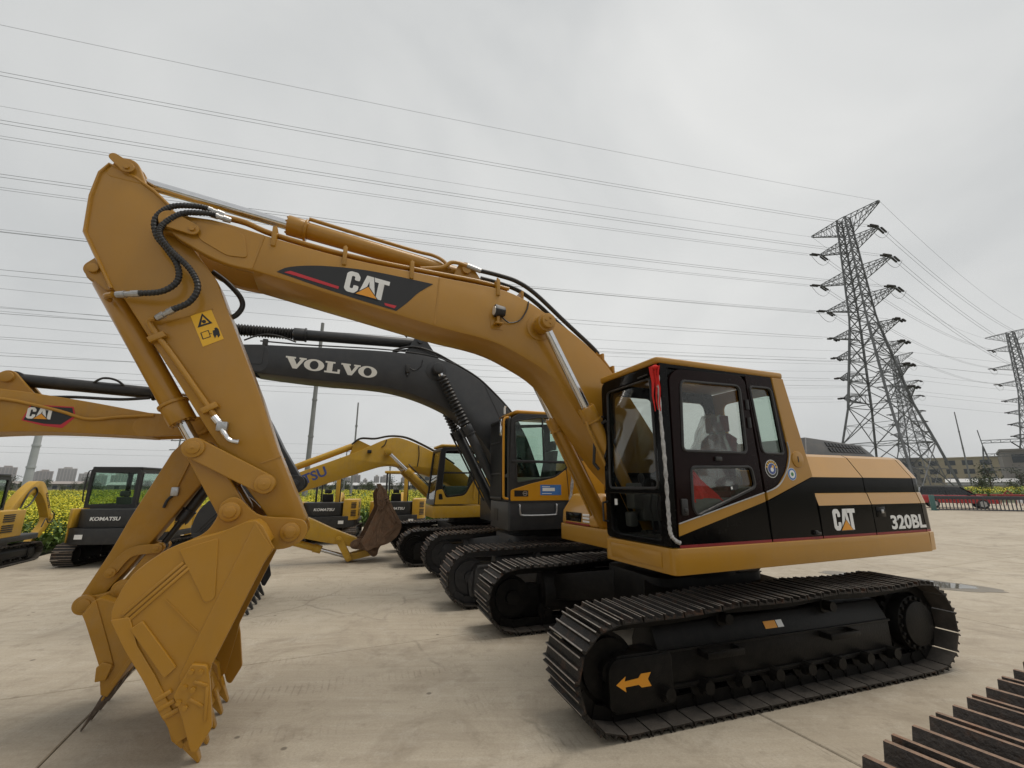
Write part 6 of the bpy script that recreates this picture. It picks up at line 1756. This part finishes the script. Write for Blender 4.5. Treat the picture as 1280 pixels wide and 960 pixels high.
def wire(a, b, sag, r, label, group):
    a, b = Vector(a), Vector(b)
    n = 40
    pts = [a.lerp(b, t / n) - Vector((0, 0, 4 * sag * (t / n) * (1 - t / n))) for t in range(n + 1)]
    o = MB().tube(pts, r, 4, False).build('power_line', CABLE, None, angle=80)
    tag(o, label, 'power line', group)
ed = Vector((math.cos(EDIR), math.sin(EDIR), 0))
ld = Vector((-.962, -.271, 0))
rw_ = random.Random(9)
WORD = dict(zip([a[0] for a in ARMS], ('topmost', 'second', 'third', 'fourth', 'fifth', 'sixth', 'seventh', 'lowest')))
for (z, reach, dep, kind) in ARMS:
    for sg in (1, -1):
        tip = Vector((*P1, z)) + ed * (sg * reach)
        far = tip + ld * 330 + Vector((0, 0, 0 if z > 30 else rw_.uniform(-1, 2)))
        for q in ((0,) if kind in (1, 3) else (-.28, .28)):
            off = ed * q
            wire(tip + off + (ld * 3 if kind != 1 else ld * 0) + Vector((0, 0, -.3 if kind != 1 else 0)), far + off, 4.5 if kind != 1 else 4.3, .016 if kind == 1 else .020, 'thin cable over the booms strung from the %s arms of the tallest pylon' % WORD[z], 'cables over the booms from the %s arms' % WORD[z])
        if kind in (1, 2):
            t3 = Vector((*P3, z)) + ed * (sg * reach)
            for q in ((0,) if kind == 1 else (-.28, .28)):
                wire(tip + ed * q + (bk * 3 if kind != 1 else bk * 0) + Vector((0, 0, -.3 if kind != 1 else 0)), t3 + ed * q - (bk * 3 if kind != 1 else bk * 0), 3.5, .020 if kind == 1 else .026, 'cable sagging from the %s arms of the tallest pylon to the pylon beyond the warehouse' % WORD[z], 'cables between the pylons from the %s arms' % WORD[z])
for (z, reach, dep, kind) in ARMS[:4]:
    for sg in (1, -1):
        tip = Vector((P2[0], P2[1], z * .82)) + ed * (sg * reach * .82)
        wire(tip, tip + ld * 420, 8, .026, 'faint cable strung from the pylon standing behind the tallest one', 'cables of the rear pylon')
        wire(tip, tip + Vector((.93, .05, 0)) * 220 + Vector((0, 0, -6)), 4, .026, 'faint cable leaving the rear pylon over the warehouse', 'cables of the rear pylon over the warehouse')
for k, (z, y0) in enumerate(((11.5, 120), (13.0, 118), (16.5, 125))):
    wire((-190, y0 - 20, z), (90, y0 + 70, z + 2), 2.2, .028, 'low cable on short poles beyond the rapeseed field', 'low cables beyond the field')

# ---------------------------------------------------------------- poles and substation frame
POLE = mat('concrete_pole', (.23, .235, .235), .8, var=.1, scale=1)
POLW = mat('pale_steel_pole', (.42, .44, .45), .5, var=.08, scale=1)
def pole(x, y, h, r0, r1, m, label, extra=None):
    o = empty('utility_pole', (x, y, -.08))
    tag(o, label, 'pole')
    MB().cyl((0, 0, 0), (0, 0, h), r0, 14, r1).build('shaft', m, o)
    for k in range(3):
        z = h * (.35 + .2 * k)
        MB().cyl((0, 0, z), (0, 0, z + .18), r0 + (r1 - r0) * z / h + .05, 12).build('band', m, o)
    if extra: extra(o)
    return o
def xarm(h, w):
    def f(o):
        for dz in (0, -1.3):
            MB().box(-w, w, -.06, .06, h + dz - .5, h + dz - .38).build('cross_arm', POLE, o)
        for sx in (-.9, 0, .9):
            MB().cyl((sx * w, 0, h - .38), (sx * w, 0, h - .1), .06, 8).build('insulator', INSU, o)
    return f
pole(-20.95, 45, 19.4, .27, .17, POLE, 'tall concrete pole behind the grey boom with step bands')
pole(-18.1, 50, 11.4, .13, .08, POLE, 'slim dark pole rising over the yellow boom')
pole(-43.8, 40, 9.8, .33, .22, POLW, 'pale thick steel pole behind the small yellow digger')
pole(93.3, 90, 17.0, .18, .09, POLE, 'slender leaning-looking mast between the pylons')
pole(-47.5, 62, 8.6, .14, .10, POLE, 'short wooden power pole beside the apartment towers', xarm(8.6, 1.3))
pole(-40.0, 62, 7.4, .13, .10, POLE, 'short power pole next to the dark compact cab', xarm(7.4, 1.3))
pole(-36.0, 95, 9.5, .16, .10, POLE, 'thin pole standing before the dark tree row', xarm(9.5, 1.4))
pole(-19.4, 70, 6.2, .14, .12, POLW, 'pale post in the rapeseed between the two canopy diggers')
def truss(mb, a, b, s, n):
    a, b = Vector(a), Vector(b)
    for q in ((s, s), (s, -s), (-s, s), (-s, -s)):
        mb.bar(a + Vector((0, q[0], q[1])), b + Vector((0, q[0], q[1])), .11)
    for k in range(n):
        p, w = a.lerp(b, k / n), a.lerp(b, (k + 1) / n)
        for y in (s, -s):
            mb.bar(p + Vector((0, y, -s)), w + Vector((0, y, s)), .06)
            mb.bar(w + Vector((0, y, -s)), w + Vector((0, y, s)), .06)
gt = empty('substation_gantry', (119.2, 110, 0), R(-40))
tag(gt, 'steel A-frame substation gantry with lattice beams', 'gantry')
for x in (0, 26):
    lg = MB()
    for sx, sy in ((-1.6, 0), (1.6, 0)):
        lg.tube([(x + sx, sy, -.1), (x, 0, 11.5), (x, 0, 11.5)][:2], .16, 8)
    for z in (3, 6, 9):
        w = 1.6 * (1 - z / 11.5); lg.bar((x - w, 0, z), (x + w, 0, z), .1)
    lg.tube([(x, 0, 11.4), (x - .3, 0, 15.6)], .1, 6)
    lg.build('a_frame', GALV, gt)
for z in (12.6, 9.2, 5.8):
    b_ = MB(); truss(b_, (0, 0, z), (26, 0, z), .35, 16); b_.build('lattice_beam', GALV, gt)
for x in (5, 12, 19):
    MB().tube([(x, 0, 12.2), (x + 1.3, -.4, 10.6)], .14, 8).build('insulator', INSU, gt)

# ---------------------------------------------------------------- barrier, cars, red implements
STEELD = mat('dark_blue_steel', (.030, .034, .045), .5, var=.15, dust=.15)
TEAL = mat('teal_post', (.06, .14, .13), .5, var=.15)
BA, BB = Vector((31.9, 33.7, 0)), Vector((38.8, 30.4, 0))
bd = (BB - BA); bl_ = bd.length; bd.normalize()
br = empty('steel_barrier', BA, math.atan2(bd.y, bd.x))
tag(br, 'dark steel railing panel with vertical bars beside a teal post', 'barrier')
MB().box(0, bl_, -.06, .06, .82, 1.06).build('top_rail', STEELD, br, bev=.02)
MB().box(0, bl_, -.05, .05, .03, .12).build('bottom_rail', STEELD, br, bev=.02)
for k in range(int(bl_ / .21)):
    MB().box(.12 + k * .21, .17 + k * .21, -.025, .025, .11, .83).build('bar', STEELD, br)
MB().box(-.32, -.02, -.08, .08, 0, 1.12).build('end_post', TEAL, br, bev=.02)
MB().box(-.34, 0, -.4, .4, -.005, .03).build('foot_plate', TEAL, br)
MB().box(bl_ - .1, bl_, -.5, .5, -.005, .05).build('foot_plate', STEELD, br)

REDCAR = mat('red_car_paint', (.36, .014, .02), .25, var=.05, coat=.8)
WHCAR = mat('white_car_paint', (.62, .63, .64), .25, var=.03, coat=.8)
CARGL = mat('dark_car_glass', (.012, .014, .016), .06, var=.1)
TYRE = mat('tyre', (.018, .018, .018), .8, var=.2)
def car(name, loc, rz, paint, roofm, label, suv=True):
    r = empty(name, loc, rz)
    tag(r, label, 'car')
    L_, W_ = 4.75, .93
    zr = 1.72 if suv else 1.45
    side = rp([(-2.37, .42), (-2.40, .98), (-2.30, 1.06), (1.05, 1.05), (2.15, .92), (2.36, .80), (2.38, .40)], [.08, .08, .05, .1, .12, .1, .06])
    MB().prism(side, -W_, W_).build('body', paint, r, bev=.06, seg=3)
    cab = [(-2.25, 1.04), (-2.08, zr - .04), (-1.85, zr), (.15, zr), (.40, zr - .04), (1.15, 1.05)]
    g = MB()
    g.loft([[(p[0], y * (W_ - .03 if p[1] < 1.1 else W_ - .20), p[1]) for p in cab] for y in (-1, 1)])
    g.build('greenhouse', CARGL, r, bev=.03)
    MB().zprism(rp([(-2.02, W_ - .22), (.25, W_ - .22), (.25, -W_ + .22), (-2.02, -W_ + .22)], .1), zr - .02, zr + .035).build('roof', roofm, r, bev=.02)
    for y in (1, -1):
        for a, b in (((-2.18, 1.05), (-2.02, zr - .02)), ((-.55, 1.05), (-.60, zr - .02)), ((1.12, 1.05), (.32, zr - .02))):
            MB().bar((a[0], y * (W_ - .015), a[1]), (b[0], y * (W_ - .19), b[1]), .06, .07).build('pillar', roofm, r)
        MB().box(.62, .82, y * (W_ + .02) - .08, y * (W_ + .02) + .08, 1.02, 1.16).build('mirror', CARGL, r, bev=.03)
        for x in (-1.45, 1.42):
            w = MB().cyl((x, y * (W_ - .22), .36), (x, y * (W_ + .01), .36), .36, 28).build('wheel', TYRE, r, bev=.03)
            MB().cyl((x, y * (W_ - .02), .36), (x, y * (W_ + .02), .36), .23, 20).build('rim', STEEL, w)
        MB().box(2.20, 2.37, y * .70 - .16, y * .70 + .16, .72, .84).build('headlight', LAMP, r, bev=.02)
        MB().box(-2.41, -2.34, y * .78 - .1, y * .78 + .1, .80, 1.0).build('tail_light', REDV, r, bev=.01)
    return r
car('parked_car', (36.9, 37.2, 0), R(-36), REDCAR, CARGL, 'red suv with black roof parked behind the steel railing')
car('parked_car', (42.9, 34.6, 0), R(150), WHCAR, WHCAR, 'white car nose showing behind the steel railing', False)
REDI = mat('red_implement_paint', (.26, .016, .02), .5, var=.15, dust=.2)
for k in range(4):
    x, y = 44.6 + k * 2.1, 43.4 - k * 1.55
    r = empty('farm_implement', (x, y, 0), R(-36))
    tag(r, 'red farm implement with tines in the row behind the red suv', 'farm implement', 'red implements behind the cars')
    MB().box(-1.15, 1.15, -.1, .1, .85, 1.02).box(-1.15, 1.15, .6, .75, .85, 1.0).box(-1.1, -.95, 0, .7, .88, .98).box(.95, 1.1, 0, .7, .88, .98).build('frame', REDI, r, bev=.02)
    for j in range(7):
        MB().tube(sm([(-1.0 + j * .33, .05, .9), (-1.0 + j * .33, -.25, .6), (-1.0 + j * .33, -.1, .15), (-1.0 + j * .33, .05, .0)], 3), .03, 6).build('tine', REDI, r)
    MB().tube([(-.3, .3, 1.0), (0, .3, 1.35), (.3, .3, 1.0)], .05, 8).build('hitch', REDI, r)
# ---------------------------------------------------------------- machines
main_excavator()
grey_excavator()
yellow_excavator()
facing_excavator()
compact((-9.55, 11.75, 0), R(100), 'compact excavator with black glazed cab and KOMATSU on its rear cover', False, W=1.08)
compact((-6.25, 15.6, 0), R(104), 'canopy compact excavator whose white letters show beside the ochre stick', True, W=.95)
compact((-4.1, 16.4, 0), R(100), 'canopy compact excavator partly hidden by the rusty bucket', True, W=.95)
compact((-12.35, 10.4, 0), R(112), 'small yellow excavator with folded boom and louvred hood', False, boom=True, W=.88, k=.92, letters=None)
a = math.radians(61.7)
t = empty('crawler_track', (.987, .922, 0), math.atan2(-math.cos(a), -math.sin(a)))
tag(t, 'rusty steel crawler track with sharp ribbed plates, apart from any machine', 'track')
track(t, 0, -3.8, 0, .56, .56, .60, 44, 1.17, 1, 0, mats=(SHOEB, TIPB), k=1.25)

# ---------------------------------------------------------------- haze
HZ = bpy.data.materials.new('thin_haze'); HZ.use_nodes = True
HZ.node_tree.nodes.clear()
ho = HZ.node_tree.nodes.new('ShaderNodeOutputMaterial'); hv = HZ.node_tree.nodes.new('ShaderNodeVolumePrincipled')
hv.inputs['Color'].default_value = (.86, .87, .88, 1)
hv.inputs['Density'].default_value = .0002
HZ.node_tree.links.new(hv.outputs[0], ho.inputs['Volume'])
hz = MB().box(-1900, 450, -420, 1700, -1.1, 66).build('haze', HZ)
tag(hz, 'thin pale haze over the yard and town', 'haze', None, 'stuff')

# keep every tree of objects to thing > part > sub-part
for o in list(col.objects):
    chain = []
    p = o.parent
    while p is not None:
        chain.append(p); p = p.parent
    if len(chain) > 2:
        o.parent = chain[-2]
